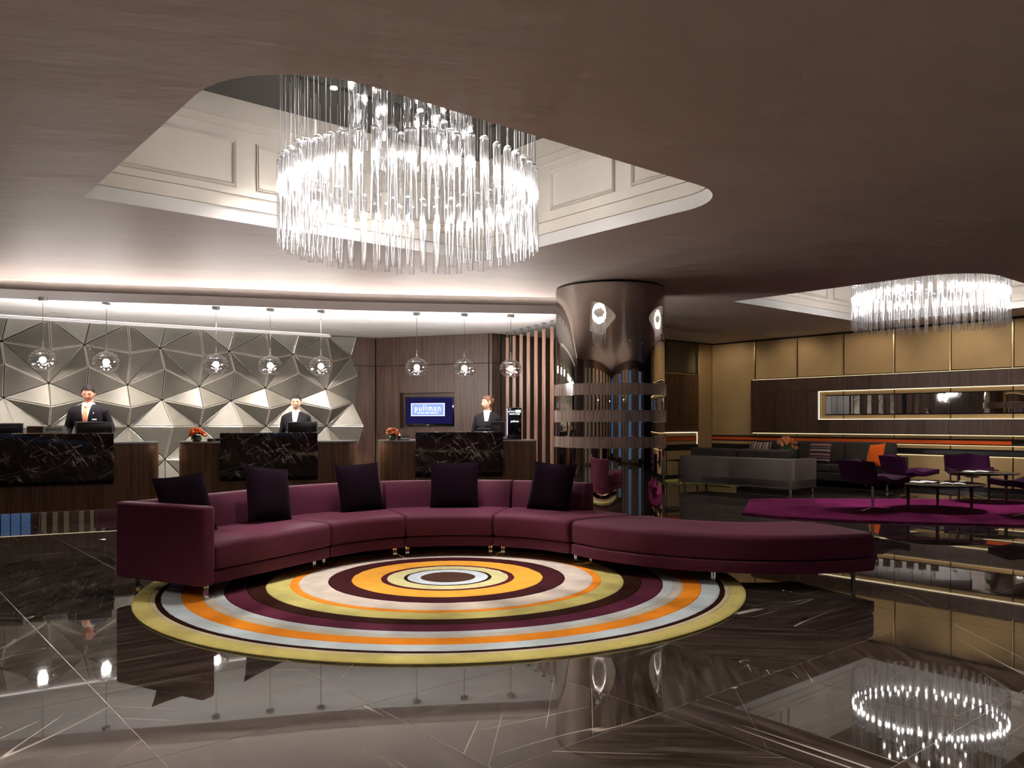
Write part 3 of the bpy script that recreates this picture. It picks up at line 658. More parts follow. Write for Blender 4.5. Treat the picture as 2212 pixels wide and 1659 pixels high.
# ceiling downlights over the seating behind the photographer
dl = None
for i, (x, y) in enumerate(((-3.6, 1.6), (-1.2, 2.2), (1.3, 2.2), (3.6, 1.6), (-2.5, -1.2), (0.3, -1.4), (2.6, -1.2), (6.2, 4.2), (-5.6, 3.6), (9.5, 7.0))):
    if dl is None:
        d = thing('downlight', '', 'downlight', (x, y, CEIL), group='recessed downlights in the ceiling')
        B().lathe([(0.045, 0.0), (0.062, 0.0), (0.062, -0.008), (0.045, -0.008), (0.042, 0.0)], 20).obj('trim_ring', 'chrome', d, True)
        B().lathe([(0.043, -0.002), (0.001, -0.002)], 20).obj('lens', 'down_lens', d)
        lp = lamp('spot', 'SPOT', (0, 0, -0.012), DOWN_W, (1.0, 0.88, 0.76), 0.05, d, spot_size=2.1, spot_blend=0.6); dl = d
    else: d = copy_tree(dl); d.location = (x, y, CEIL)
    d['label'] = 'small round recessed ceiling downlight with chrome ring'

tor0 = None  # uplights out of view, added to brighten the front of the ceiling
for (x, y), lb in (((-5.4, -0.2), 'added uplight floor lamp on the far left, out of view'), ((6.0, -0.6), 'added uplight floor lamp on the right, out of view'), ((-0.4, -3.2), 'added uplight floor lamp in the middle, out of view')):
    if tor0 is None:
        f_ = thing('added_floor_lamp', lb, 'floor lamp', (x, y, 0), group='added uplights for the ceiling'); tor0 = f_
        B().lathe([(.001, 0), (.15, 0), (.15, .015), (.02, .03)], 24).obj('base', 'chrome', f_, 0.6); B().tube([(0, 0, .02), (0, 0, 1.78)], .014, 10).obj('pole', 'chrome', f_, 0.9)
        B().lathe([(.014, 1.74), (.06, 1.77), (.14, 1.84), (.19, 1.93), (.185, 1.93), (.13, 1.85), (.05, 1.785), (.001, 1.78)], 28).obj('bowl_shade', 'brushed', f_, 0.9)
        lamp('uplight', 'POINT', (0, 0, 1.90), FILL_UPLIGHT_W, (1.0, 0.84, 0.70), 0.05, f_)
    else:
        f_ = copy_tree(tor0); f_.location = (x, y, 0); f_['label'] = lb

# ================================================================== COLUMN, SCREEN
col = thing('column', 'round mirror-clad column with three dark wood bands', 'column', (1.393, 11.53, 0))
B().lathe([(0.768, 0.0), (0.768, 0.93)], 96).obj('mirror_cladding', 'bronze_mirror', col, 0.9)
B().lathe([(0.768, 0.93), (0.768, 1.84)], 96).obj('mirror_cladding', 'bronze_mirror', col, 0.9)
B().lathe([(0.768, 1.84), (0.768, 3.17)], 96).obj('mirror_cladding', 'bronze_mirror', col, 0.9)
B().lathe([(0.755, 3.16), (0.755, 3.199)], 96).obj('shadow_gap', 'dark_gap', col, 0.9)
for z0, z1 in ((1.669, 1.823), (1.306, 1.460), (0.953, 1.103)):
    bd = B().lathe([(0.770, z0), (0.792, z0), (0.792, z1), (0.770, z1)], 96).obj('wood_band', 'band_wood', col, 0.5)
    for z in (z0 - .004, z1 + .004): B().lathe([(0.770, z - .004), (0.796, z - .004), (0.796, z + .004), (0.770, z + .004)], 96).obj('chrome_edge', 'chrome', bd, 0.5)

S0, S1 = Vector((-0.085, 15.05)), Vector((0.66, 13.35))
scr = thing('slat_screen', 'row of seven hanging oak slats beside the mirrored column', 'screen', (S0.x, S0.y, 0))
sd = (S1 - S0).normalized()
for i in range(7):
    p = (S1 - S0) * (i / 6)
    rz = math.atan2(p.y + S0.y, p.x + S0.x)            # depth of each slat points away from the lobby
    top = 2.86
    sl = B().box((0, 0, (top + 0.02) / 2), (0.19, 0.062, top - 0.02)).obj('slat', 'slat_wood', scr, bevel=0.003, seg=1, loc=(p.x, p.y, 0), rz=rz)
    B().tube([(0, 0, top), (0, 0, LOWCEIL)], 0.011, 10).lathe([(0.035, LOWCEIL - .012), (0.035, LOWCEIL)], 14, cap0=True).obj('hanger', 'chrome', sl)

# ================================================================== RUGS
rug = B(); prof = [(0.0005, 0.020)]; last = 0
for r, c in RINGS:
    prof += [(r - 0.006, 0.021), (r, 0.0165), (r + 0.006, 0.021)]
prof = [p for p in prof if p[0] < 2.345] + [(2.345, 0.021), (2.362, 0.017), (2.370, 0.009), (2.366, 0.001)]
rug.lathe(prof, 160, cap0=True)
tag(rug.obj('round_rug', 'ring_rug', None, 0.6, loc=(-0.53, 6.70, 0.0)), 'large round rug of concentric coloured rings under the curved sofa', 'rug')
def flat_rug(name, pts, z1, mat, label, c):
    pts = [(p[0] - c[0], p[1] - c[1]) for p in pts]; n = len(pts)
    def sc(k): return [(p[0] * k, p[1] * k) for p in pts]
    b_ = B().rings([[(x, y, z) for x, y in sc(k)] for k, z in ((1.0, 0.001), (1.0, z1 * .6), (0.995, z1 * .9), (0.985, z1))], False, True)
    return tag(b_.obj(name, mat, None, loc=(c[0], c[1], 0)), label, 'rug')
flat_rug('shag_rug', [(3.25, 11.45), (3.62, 11.0), (4.45, 10.56), (6.4, 10.07), (8.3, 9.85), (9.6, 11.6), (9.2, 13.1), (7.4, 13.45), (4.4, 13.62), (3.95, 13.45)], 0.028, 'magenta_rug', 'shaggy magenta rug under the purple lounge chairs', (6.2, 11.9))
flat_rug('lounge_rug', [uv(9.7, 13.8), uv(11.75, 13.8), uv(11.75, 15.2), uv(9.7, 15.2)], 0.014, 'rug_green', 'yellow-green rug between the two grey sofas', uv(10.7, 14.5))

# ================================================================== THE CURVED SOFA
C1 = Vector((-0.48, 6.50)); RI, RO = 1.22, 2.12; C2 = Vector((2.14, 8.116))
sofa = thing('curved_sofa', 'long plum sectional sofa curving around the round rug', 'sofa', (-0.48, 7.9, 0))
SO = Vector((-0.48, 7.9))
def arc(c, a0, a1, n=14):
    fr = []
    for i in range(n + 1):
        a = math.radians(lerp(a0, a1, i / n)); fr.append((c, Vector((math.cos(a), math.sin(a)))))
    return fr
def straight(l0, l1):
    e = math.radians(153); rd = Vector((math.cos(e), math.sin(e))); td = Vector((rd.y, -rd.x)) * -1
    return [(C1 + td * lerp(l0, l1, i / 4), rd) for i in range(5)]
def sweep(frames, prof, mat, name, parent, e=0.012, rend=(0.02, 0.012, 0.004)):
    # profile (r, z) closed; ends softened by shrinking the profile
    cr = sum(p[0] for p in prof) / len(prof); cz = sum(p[1] for p in prof) / len(prof)
    sr = max(p[0] for p in prof) - cr; sz = max(p[1] for p in prof) - cz
    def ring(fr, sh, along):
        o, d = fr; t_ = Vector((-d.y, d.x)); out = []
        for r, z in prof:
            q = o + d * (cr + (r - cr) * (1 - sh / sr)) + t_ * along; out.append((q.x - SO.x, q.y - SO.y, cz + (z - cz) * (1 - sh / sz)))
        return out
    sgn = 1
    a, b_ = frames[0], frames[1]
    pa = a[0] + a[1] * cr; pb = b_[0] + b_[1] * cr; ta = Vector((-a[1].y, a[1].x))
    sgn = 1 if (pb - pa).dot(ta) > 0 else -1
    rs = [ring(frames[0], rend[0], 0), ring(frames[0], rend[1], sgn * e * .3), ring(frames[0], rend[2], sgn * e), ]
    rs += [ring(f, 0, sgn * (e * 2 if i == 0 else (-e * 2 if i == len(frames) - 1 else 0))) for i, f in enumerate(frames)]
    rs += [ring(frames[-1], rend[2], -sgn * e), ring(frames[-1], rend[1], -sgn * e * .3), ring(frames[-1], rend[0], 0)]
    return B().rings(rs, True, True).obj(name, mat, parent, 0.9)
def rprof(r0, r1, z0, z1, rad, n=5, crown=0.0):
    out = []
    for cx_, cz_, a0 in ((r1 - rad, z1 - rad, 0), (r0 + rad, z1 - rad, 90), (r0 + rad * .4, z0 + rad * .4, 180), (r1 - rad * .4, z0 + rad * .4, 270)):
        rr_ = rad if a0 < 180 else rad * .4
        for k in range(n + 1):
            a = math.radians(a0 + 90 * k / n); out.append((cx_ + rr_ * math.cos(a), cz_ + rr_ * math.sin(a)))
        if a0 == 0 and crown:
            for k in (0.2, 0.4, 0.6, 0.8): out.append((lerp(r1 - rad, r0 + rad, k), z1 + crown * math.sin(math.pi * k)))
    return out
SEAT = rprof(RI, RO - .04, 0.222, 0.42, 0.045, crown=0.012); BASE = rprof(RI + .012, RO, 0.12, 0.216, 0.014)
BACK = [(RO - .20, 0.40), (RO - .185, 0.55), (RO - .155, 0.672), (RO - .14, 0.688), (RO - .12, 0.692), (RO - .05, 0.692), (RO - .02, 0.688), (RO - .004, 0.672), (RO, 0.55), (RO, 0.217), (RO - .035, 0.217), (RO - .035, 0.40)]
SEATB = rprof(0.93, 1.83, 0.222, 0.42, 0.045, crown=0.012); BASEB = rprof(0.94, 1.835, 0.12, 0.216, 0.014)
mods = [('s', 0.005, 1.31, True), (152.8, 115.2, True), (114.8, 76.2, True), (75.8, 37.2, 50), 'b']
sweep(straight(0.006, 1.30), SEAT, 'sofa_plum', 'seat', sofa); sweep(straight(0.006, 1.30), BASE, 'sofa_plum', 'base', sofa); sweep(straight(0.006, 1.30), BACK, 'sofa_plum', 'backrest', sofa, 0.008, (0.012, .006, .001))
for a0, a1, ab in ((152.75, 115.25, 115.25), (114.75, 76.25, 76.25), (75.75, 37.3, 52.0)):
    fr = arc(C1, a0, a1); sweep(fr, SEAT, 'sofa_plum', 'seat', sofa); sweep(fr, BASE, 'sofa_plum', 'base', sofa)
    sweep(arc(C1, a0, ab), BACK, 'sofa_plum', 'backrest', sofa, 0.008, (0.012, .006, .001))
fr = arc(C2, 208.2, 294.2, 26); sweep(fr, SEATB, 'sofa_plum', 'seat', sofa); sweep(fr, BASEB, 'sofa_plum', 'base', sofa)
# arm slab at the near end
e = math.radians(153); rd = Vector((math.cos(e), math.sin(e))); td = Vector((-rd.y, rd.x))
ac = C1 + td * 1.372 + rd * ((RI + RO) / 2)
B().box((0, 0, 0), (RO - RI + .03, 0.125, 0.575)).obj('armrest', 'sofa_plum', sofa, loc=(ac.x - SO.x, ac.y - SO.y, 0.405), rz=e, bevel=0.028, seg=4)
# legs: pairs of slim chrome fins at every joint
def leg(p, face, z0=0.0):
    q = Vector(p) - SO; b_ = B()
    for s_ in (-1, 1):
        b_.add([(s_ * .006, -.006, 0.125), (s_ * .019, -.006, .125), (s_ * .019, .006, .125), (s_ * .006, .006, .125), (s_ * .001, -.006, 0.02 + z0), (s_ * .016, -.006, z0), (s_ * .016, .006, z0), (s_ * .001, .006, .02 + z0)],
               [(0, 1, 2, 3), (4, 5, 6, 7), (0, 1, 5, 4), (1, 2, 6, 5), (2, 3, 7, 6), (3, 0, 4, 7)])
    b_.box((0, 0, z0 + .008), (.033, .014, .016))
    return b_.obj('leg', 'chrome', sofa, loc=(q.x, q.y, 0), rz=face)
def zr(p): return 0.021 if (Vector(p) - Vector((-.53, 6.7))).length < 2.36 else 0.0
for a in (115, 76, 37):
    for da, r in ((2.6, RI + .16), (-2.6, RI + .16), (2.0, RO - .12), (-2.0, RO - .12)):
        if a == 37 and da < 0: continue
        q = C1 + Vector((math.cos(math.radians(a + da)), math.sin(math.radians(a + da)))) * r; leg(q, math.radians(a + 90), zr(q))
for l_, r in ((0.05, RI + .16), (1.36, RI + .03), (1.36, RO - .14), (0.05, RO - .12)):
    q = C1 + td * l_ + rd * r; leg(q, e + math.pi / 2, zr(q))
q = C1 + Vector((math.cos(math.radians(150)), math.sin(math.radians(150)))) * (RI + .16); leg(q, e + math.pi / 2, zr(q))
for a, r in ((211.5, 1.68), (252, 1.69), (291, 1.70), (211, 1.06), (252, 1.05), (290, 1.08)):
    q = C2 + Vector((math.cos(math.radians(a)), math.sin(math.radians(a)))) * r; leg(q, math.radians(a + 90), zr(q))

# scatter cushions
def cushion_mesh(name, mat, w_, h_, th, n=14, ear=0.05):
    b_ = B(); idx = {}
    for sgn in (-1, 1):
        for i in range(n + 1):
            for j in range(n + 1):
                x = -1 + 2 * i / n; y = -1 + 2 * j / n
                px = x * (1 - ear * (1 - abs(y) ** 2.0) * abs(x)); py = y * (1 - ear * (1 - abs(x) ** 2.0) * abs(y))
                d = th / 2 * ((1 - abs(x) ** 2.6) * (1 - abs(y) ** 2.6)) ** 0.55
                rim = (i in (0, n) or j in (0, n))
                if rim and sgn == 1: continue
                idx[(sgn, i, j)] = len(b_.v); b_.v.append((px * w_ / 2, py * h_ / 2, sgn * d))
    for sgn in (-1, 1):
        for i in range(n):
            for j in range(n):
                f = [idx.get((sgn, a, c_), idx.get((-1, a, c_))) for a, c_ in ((i, j), (i + 1, j), (i + 1, j + 1), (i, j + 1))]
                b_.f.append(tuple(f if sgn == 1 else f[::-1])); b_.m.append(0)
    return b_.mesh(name, mat, 1.2)
cm = cushion_mesh('scatter_cushion', 'velvet_dark', 0.50, 0.50, 0.15)
def put_cushion(me, name, label, pos, yaw, lean, roll, zc, group=None, cat='cushion'):
    o = link(name, me, None, (pos[0], pos[1], zc))
    # local z = face normal. stand upright facing +x at yaw 0, lean back, roll in plane
    R_ = Matrix.Rotation(yaw, 3, 'Z') @ Matrix.Rotation(math.pi / 2 - lean, 3, 'Y') @ Matrix.Rotation(-math.pi / 2 + roll, 3, 'Z') @ Matrix.Rotation(0, 3, 'X')
    o.rotation_euler = R_.to_euler()
    return tag(o, label, cat, group)
def on_arc(a, r): return C1 + Vector((math.cos(math.radians(a)), math.sin(math.radians(a)))) * r
G = 'dark velvet cushions on the plum sofa'
put_cushion(cm, 'scatter_cushion', 'dark velvet cushion leaning behind the sofa armrest', C1 + td * 1.06 + rd * 1.80, e + math.pi, 0.30, 0.05, 0.645, G)
put_cushion(cm, 'scatter_cushion', 'dark velvet cushion tilted on the straight end of the plum sofa', C1 + td * 0.20 + rd * 1.76, e + math.pi - .05, 0.26, -0.14, 0.665, G)
put_cushion(cm, 'scatter_cushion', 'dark velvet cushion on the curved sofa, third from the armrest', on_arc(124.5, 1.80), math.radians(124.5 + 188), 0.24, 0.03, 0.648, G)
put_cushion(cm, 'scatter_cushion', 'upright dark velvet cushion in front of the desk by the wall screen', on_arc(93.5, 1.80), math.radians(93.5 + 180), 0.22, 0.0, 0.648, G)
put_cushion(cm, 'scatter_cushion', 'dark velvet cushion nearest the mirrored column', on_arc(61, 1.80), math.radians(61 + 175), 0.25, -0.05, 0.65, G)

# ================================================================== CHANDELIERS
TUBE_L = 0.68; TR = 0.029
def tube_parts():
    t_ = B(); n = 14
    rj = random.Random(11); rs = [[((TR - .005) * math.cos(k * 2 * math.pi / n), (TR - .005) * math.sin(k * 2 * math.pi / n), 0.0) for k in range(n)]]
    for i in range(27):                                  # hand-blown: the wall ripples a little
        z = lerp(0.0, TUBE_L, (i / 26)) ; j_ = 0.0 if i < 2 else 0.0011
        rs.append([((TR + rj.uniform(-j_, j_)) * math.cos(k * 2 * math.pi / n), (TR + rj.uniform(-j_, j_)) * math.sin(k * 2 * math.pi / n), z) for k in range(n)])
    t_.rings(rs, False, False)
    cap = B().lathe([(0.0008, TUBE_L + .022), (TR * .55, TUBE_L + .014), (TR + .001, TUBE_L + .002), (TR + .001, TUBE_L - .008), (TR * .5, TUBE_L - .012), (0.0008, TUBE_L - .012)], 12)
    bulb = B().ball((0, 0, TUBE_L - .20), (0.0125, 0.0125, 0.032), 6, 4)
    sock = B().tube([(0, 0, TUBE_L - .165), (0, 0, TUBE_L - .01)], 0.006, 6)
    return (t_.mesh('glass_tube', 'seeded_glass', 0.9), cap.mesh('cap', 'crystal_cap', 0.9), bulb.mesh('bulb', 'bulb', 0.9), sock.mesh('lamp_holder', 'wire', 0.9))
TM = tube_parts()
wire_me = {}
def wire_mesh(z_top):
    key = round(z_top, 2)
    if key not in wire_me: wire_me[key] = B().tube([(0, 0, TUBE_L + .02), (0, 0, key)], 0.0028, 5).mesh('rod', 'wire')
    return wire_me[key]
rnd = random.Random(3); LAY = []
for i in range(56): LAY.append((1.10, i / 56 * 2 * math.pi, 2.80 + rnd.choice((0, 0, .018))))
for i in range(42): LAY.append((0.985, (i + .5) / 42 * 2 * math.pi, 2.845 + rnd.choice((0, .02))))
for i in range(26): LAY.append((0.30 + 0.17 * (i % 4), i * 2.39996, 3.26 + 0.12 * (i % 5)))
def chandelier(cx_, cy_, label, n_skip=1):
    c = thing('chandelier', label, 'chandelier', (cx_, cy_, TOP), group='ring chandeliers of glass tubes')
    for r, a, zb in LAY:
        tu = link('glass_tube', TM[0], c, (r * math.cos(a), r * math.sin(a), zb - TOP))
        link('cap', TM[1], tu); link('bulb', TM[2], tu); link('lamp_holder', TM[3], tu); link('rod', wire_mesh(TOP - zb), tu)
    for i in range(6):
        a = (i + .25) / 5 * 2 * math.pi; q = (0.76 * math.cos(a), 0.76 * math.sin(a)) if i < 5 else (0.05, 0.0)
        sp = B().lathe([(0.001, -0.004), (0.024, -0.004), (0.034, -0.006), (0.034, 0.0)], 16).obj('ceiling_spot', 'down_lens', c, loc=(q[0], q[1], -0.001))
        sl_ = lamp('spot', 'SPOT', (q[0], q[1], -0.02), RECESS_SPOT_W if i < 5 else RECESS_SPOT_W * .35, (1.0, 0.93, 0.86), 0.06, c, spot_size=1.2, spot_blend=0.85)
        if i < 5: sl_.rotation_euler = Vector((0.36 * math.cos(a), 0.36 * math.sin(a), -1.0)).to_track_quat('-Z', 'Y').to_euler()
    return c
chandelier(-0.895, 7.12, 'large ring chandelier of clear glass tubes above the curved sofa')
chandelier(6.60, 12.85, 'ring chandelier of glass tubes above the purple lounge chairs')

# ================================================================== PENDANTS
PEND = [(-6.95, 10.46, 'pendant'), (-6.29, 10.86), (-5.63, 11.24), (-4.27, 11.69), (-3.56, 11.93), (-2.85, 12.08), (-1.45, 12.33), (-0.735, 12.49), (-0.02, 12.60)]
PLAB = ['glass globe pendant lamp leftmost, partly outside the picture', 'glass globe pendant lamp above the guest services sign', 'glass globe pendant lamp up and right of the man in the orange tie',
        'glass globe pendant lamp above the round green vase of orange flowers', 'middle glass globe pendant lamp over the second reception desk', 'glass globe pendant lamp at the right end of the faceted wall',
        'glass globe pendant lamp above the wall screen', 'glass globe pendant lamp between the wall screen and the slatted screen', 'glass globe pendant lamp in front of the hanging wood slats']
pend0 = None
for (x, y, *_), lb in list(zip(PEND, PLAB))[1:]:
    if pend0 is None:
        p = thing('pendant_lamp', lb, 'pendant lamp', (x, y, LOWCEIL), group='glass globe pendants over the reception desks'); pend0 = p
        zc = -0.845; R_ = 0.178
        B().lathe([(0.0, -0.05), (0.052, -0.05), (0.055, -0.046), (0.055, 0.0)], 20, cap0=False).box((0, 0, -.025), (.05, .112, .02)).obj('canopy', 'brushed', p, 0.6)
        B().tube([(0, 0, -0.05), (0, 0, zc + R_ * .93)], 0.0055, 8).lathe([(0.0055, zc + R_ * .93 + .10), (.010, zc + R_ * .93 + .09), (.010, zc + R_ * .93), (0.03, zc + R_ * .86)], 12).obj('stem', 'chrome', p, 0.6)
        # faceted globe: flattened sphere with rows of cut lozenges and a flat cut foot
        g_ = B(); rows, n = 16, 20; rs = []
        for i in range(rows + 1):
            ph = lerp(math.radians(80), math.radians(-58), i / rows); cut = 0.965 if i % 2 else 1.0
            rs.append([(R_ * cut * math.cos(ph) * math.cos((k + .5 * (i % 2)) * 2 * math.pi / n), R_ * cut * math.cos(ph) * math.sin((k + .5 * (i % 2)) * 2 * math.pi / n), zc + R_ * .86 * cut * math.sin(ph)) for k in range(n)])
        g_.rings(rs, False, False); gl = g_.obj('glass_globe', 'clear_glass', p)
        B().lathe([(R_ * .53, zc - R_ * .73), (R_ * .50, zc - R_ * .745), (0.001, zc - R_ * .745)], 20).obj('globe_foot', 'clear_glass', gl)
        B().ball((0, 0, zc + .005), (0.043, 0.043, 0.043), 16, 10).obj('inner_shade', 'pendant_glow', p, 0.9)
        lamp('pendant_light', 'POINT', (0, 0, zc - .0), PENDANT_W, (1.0, 0.95, 0.91), 0.055, p)
    else:
        p = copy_tree(pend0); p.location = (x, y, LOWCEIL); p['label'] = lb

# ================================================================== RECEPTION DESKS
def desk(label, cx_, cy_, ang, Lw):
    d = thing('reception_desk', label, 'reception desk', (cx_, cy_, 0), ang, 'reception desks')
    # local x along the desk, y away from the lobby; marble front at y = 0
    r = 0.22; y0, y1 = 0.14, 0.80; X_ = Lw / 2; n = 8
    def plan(ins):
        out = []
        for (ax, ay, a0) in ((X_ - r, y0 + r, 270), (X_ - r, y1 - r, 0), (-X_ + r, y1 - r, 90), (-X_ + r, y0 + r, 180)):
            for k in range(n + 1):
                a = math.radians(a0 + 90 * k / n); out.append((ax + (r - ins) * math.cos(a), ay + (r - ins) * math.sin(a)))
        return out
    B().prism(plan(0), 0.145, 1.012).obj('body', 'walnut_warm', d, 0.6)
    B().prism(plan(-0.008), 1.012, 1.032).obj('worktop', 'brushed', d, 0.6)
    B().prism(plan(0.03), 0.0, 0.145).obj('plinth', 'mirror', d, 0.6)
    led_ = B(); p_ = plan(0.012)
    led_.prism([(-X_ + r, y0 + .006), (X_ - r, y0 + .006), (X_ - r, y0 + .022), (-X_ + r, y0 + .022)], 0.1443, 0.1449).obj('light_strip', 'warm_led', d)
    hw = 0.65
    b_ = B(); prof = [(0.0, 0.56), (0.0, 1.153), (0.30, 1.153), (0.30, 1.03), (0.16, 1.03), (0.16, 0.47)]
    b_.rings([[(x, y, z) for y, z in prof] for x in (-hw, hw)], True, True)
    b_.obj('marble_front', 'desk_marble', d, bevel=0.003, seg=1)
    return d
def local(d, x, y, z):
    c, s = math.cos(d.rotation_euler.z), math.sin(d.rotation_euler.z); return (d.location.x + c * x - s * y, d.location.y + s * x + c * y, z)
D1_ = desk('dark wood and veined marble reception desk with the guest services sign', -5.80, 10.33, math.radians(27), 2.42)
D2_ = desk('middle reception desk of dark wood and veined black marble', -3.36, 11.22, math.radians(14), 2.44)
D3_ = desk('reception desk of dark wood and marble in front of the wall screen', -0.775, 11.98, math.radians(7), 2.40)
def monitor(label, d, x, y, w_=0.40, h_=0.26, z=1.153, yaw=0.0, zlift=0.0):
    mnt = thing('monitor', label, 'monitor', local(d, x, y, z), d.rotation_euler.z + yaw, 'computer monitors on the desks')
    B().lathe([(0.001, 0), (0.09, 0), (0.09, .008), (0.001, .012)], 20).obj('foot', 'black', mnt, 0.6)
    B().box((0, 0.03, 0.05 + zlift / 2), (0.05, 0.025, 0.10 + zlift)).obj('stand', 'brushed', mnt, bevel=0.004)
    z0 = 0.008 + zlift
    p = B().box((0, 0.0, z0 + h_ / 2), (w_, 0.035, h_)).obj('screen_back', 'black', mnt, bevel=0.006)
    for sx_ in (-1, 1): B().box((sx_ * (w_ / 2 + .004), 0.006, z0 + h_ / 2), (0.008, 0.04, h_ + .012)).obj('edge_trim', 'brushed', p)
    B().box((0, 0.006, z0 + h_ + .006), (w_ + .016, 0.04, 0.012)).obj('edge_trim', 'brushed', p)
    B().box((0, -0.022, z0 + h_ * .62), (w_ * .62, 0.012, h_ * .34)).obj('vent_panel', 'charcoal', mnt, bevel=0.006)
    B().box((0, 0.02, z0 + h_ / 2), (w_ - .02, 0.004, h_ - .02)).obj('display', 'screen_blue', mnt)
    return mnt
monitor('computer monitor in front of the man in the orange tie', D1_, 0.42, 0.20, 0.42, 0.135)
monitor('computer monitor at the left edge of the first reception desk', D1_, -0.60, 0.20, 0.42, 0.115)
monitor('computer monitor in front of the smiling woman', D2_, 0.44, 0.20, 0.40, 0.135)
monitor('silver-edged monitor in front of the woman looking aside', D3_, 0.52, 0.42, 0.40, 0.265, 1.032)
# signs
s1 = thing('desk_sign', 'low clear guest services sign on the first reception desk', 'sign', local(D1_, -0.12, 0.10, 1.153), D1_.rotation_euler.z)
B().box((0, 0, 0.006), (0.44, 0.05, 0.012)).obj('sign_foot', 'brass', s1)
B().box((0.09, 0, 0.053), (0.26, 0.006, 0.082)).obj('plate', 'sign_plate', s1); B().box((-0.13, 0, 0.053), (0.18, 0.006, 0.082)).obj('plate', 'sign_brown', s1)
text_obj('lettering', 'GUEST SERVICES', 0.058, 'black', s1, (0, -0.005, 0.05), xscale=0.80, bold=0.001)
s2 = thing('desk_sign', 'small dark sign with white lettering beside the silver-edged monitor', 'sign', local(D3_, 0.37, 0.08, 1.153), D3_.rotation_euler.z)
B().box((0, 0.01, 0.008), (0.28, 0.06, 0.016)).obj('sign_foot', 'brushed', s2); B().box((0, 0.012, 0.055), (0.27, 0.008, 0.080)).obj('plate', 'sign_navy', s2)
text_obj('lettering', 'ACCOR', 0.026, 'paper', s2, (-0.03, 0.006, 0.078), bold=0.0006); text_obj('lettering', 'ADVANTAGE PLUS', 0.030, 'paper', s2, (0, 0.006, 0.050), xscale=.85, bold=0.0008)
s3 = thing('display_stand', 'tall black priority desk display with glowing edge', 'sign', local(D3_, 0.87, 0.42, 1.032), D3_.rotation_euler.z)
B().box((0, 0, 0.245), (0.215, 0.06, 0.49)).obj('housing', 'black_gloss', s3, bevel=0.004)
B().box((-0.112, -0.01, 0.275), (0.010, 0.03, 0.41)).obj('light_edge', 'sign_violet', s3)
B().box((0, 0, 0.495), (0.21, 0.05, 0.008)).obj('top_edge', 'brushed', s3)
text_obj('lettering', 'LE CLUB', 0.034, 'screen_white', s3, (-0.052, -0.032, 0.432), xscale=.75, bold=0.0006)
B().box((0.052, -0.032, 0.436), (0.085, 0.003, 0.042)).obj('logo_block', 'screen_white', s3)
text_obj('lettering', 'PRIORITY DESK', 0.030, 'screen_white', s3, (0, -0.032, 0.392), xscale=.80, bold=0.0008)
text_obj('lettering', 'pullman', 0.040, 'screen_white', s3, (0, -0.032, 0.282), bold=0.0008)
# small things on the desks
ph = thing('telephone', 'black desk telephone beside the orange flowers', 'telephone', local(D3_, -0.83, 0.36, 1.032), D3_.rotation_euler.z)
B().add([(-.09, -.07, 0), (.09, -.07, 0), (.09, .09, 0), (-.09, .09, 0), (-.085, -.065, .02), (.085, -.065, .02), (.085, .085, .075), (-.085, .085, .075)], [(3, 2, 1, 0), (4, 5, 6, 7), (0, 1, 5, 4), (1, 2, 6, 5), (2, 3, 7, 6), (3, 0, 4, 7)]).obj('base', 'black', ph, bevel=.006)
B().tube([(-.065, -.05, .045), (-.06, -.04, .06), (-.06, .06, .095), (-.065, .075, .085)], [.022, .017, .017, .022], 10).obj('handset', 'black_gloss', ph, 0.9)
kp = B(); [kp.box((0.0 + .028 * i, -.02 + .028 * j, .048 + .0085 * j), (.018, .016, .012)) for i in range(4) for j in range(3)]; tag(kp.obj('keys', 'charcoal', ph), kind='stuff')
bx = thing('card_box', 'low black box at the edge of the middle desk', 'box', local(D2_, -0.76, 0.33, 1.032), D2_.rotation_euler.z)
B().box((0, 0, .02), (0.17, 0.10, 0.04)).obj('body', 'black', bx, bevel=.004); B().box((0, -.05, .02), (.05, .004, .016)).obj('clip', 'brushed', bx)
tr_ = thing('card_tray', 'small silver tray next to the priority desk display', 'tray', local(D3_, 0.69, 0.32, 1.032), D3_.rotation_euler.z)
B().box((0, 0, .006), (.12, .08, .012)).obj('base', 'charcoal', tr_, bevel=.003); B().box((0, 0, .03), (.10, .06, .03)).obj('card_stack', 'paper', tr_)
def blossom_mesh(mat, r=0.045, cup=0.9):
    b_ = B()
    for lay, (np_, sc, tilt) in enumerate(((5, 0.55, 0.25), (6, 0.8, 0.6), (7, 1.0, 0.95))):
        for i in range(np_):
            a = i / np_ * 2 * math.pi + lay * .5; vs = []; rows = 4; cols_ = 4
            for q in range(rows + 1):
                for j in range(cols_ + 1):
                    s_ = q / rows; x = (j / cols_ - .5) * 2 * math.sin(math.pi * min(1, .15 + .8 * s_)) * r * .55 * sc
                    out = r * sc * (math.sin(s_ * 1.4) * tilt * 1.1 + .15) - abs(x) * .3; z = r * (1.25 - .35 * tilt) * s_ * (1.0 if lay < 2 else .85) * cup
                    vs.append((out * math.cos(a) - x * math.sin(a), out * math.sin(a) + x * math.cos(a), z))
            b_.add(vs, [(q * (cols_ + 1) + j, q * (cols_ + 1) + j + 1, (q + 1) * (cols_ + 1) + j + 1, (q + 1) * (cols_ + 1) + j) for q in range(rows) for j in range(cols_)])
    return b_.mesh('blossom', mat, 1.2, fix=False)
BM = {k: blossom_mesh(k) for k in ('petal', 'petal_peach')}
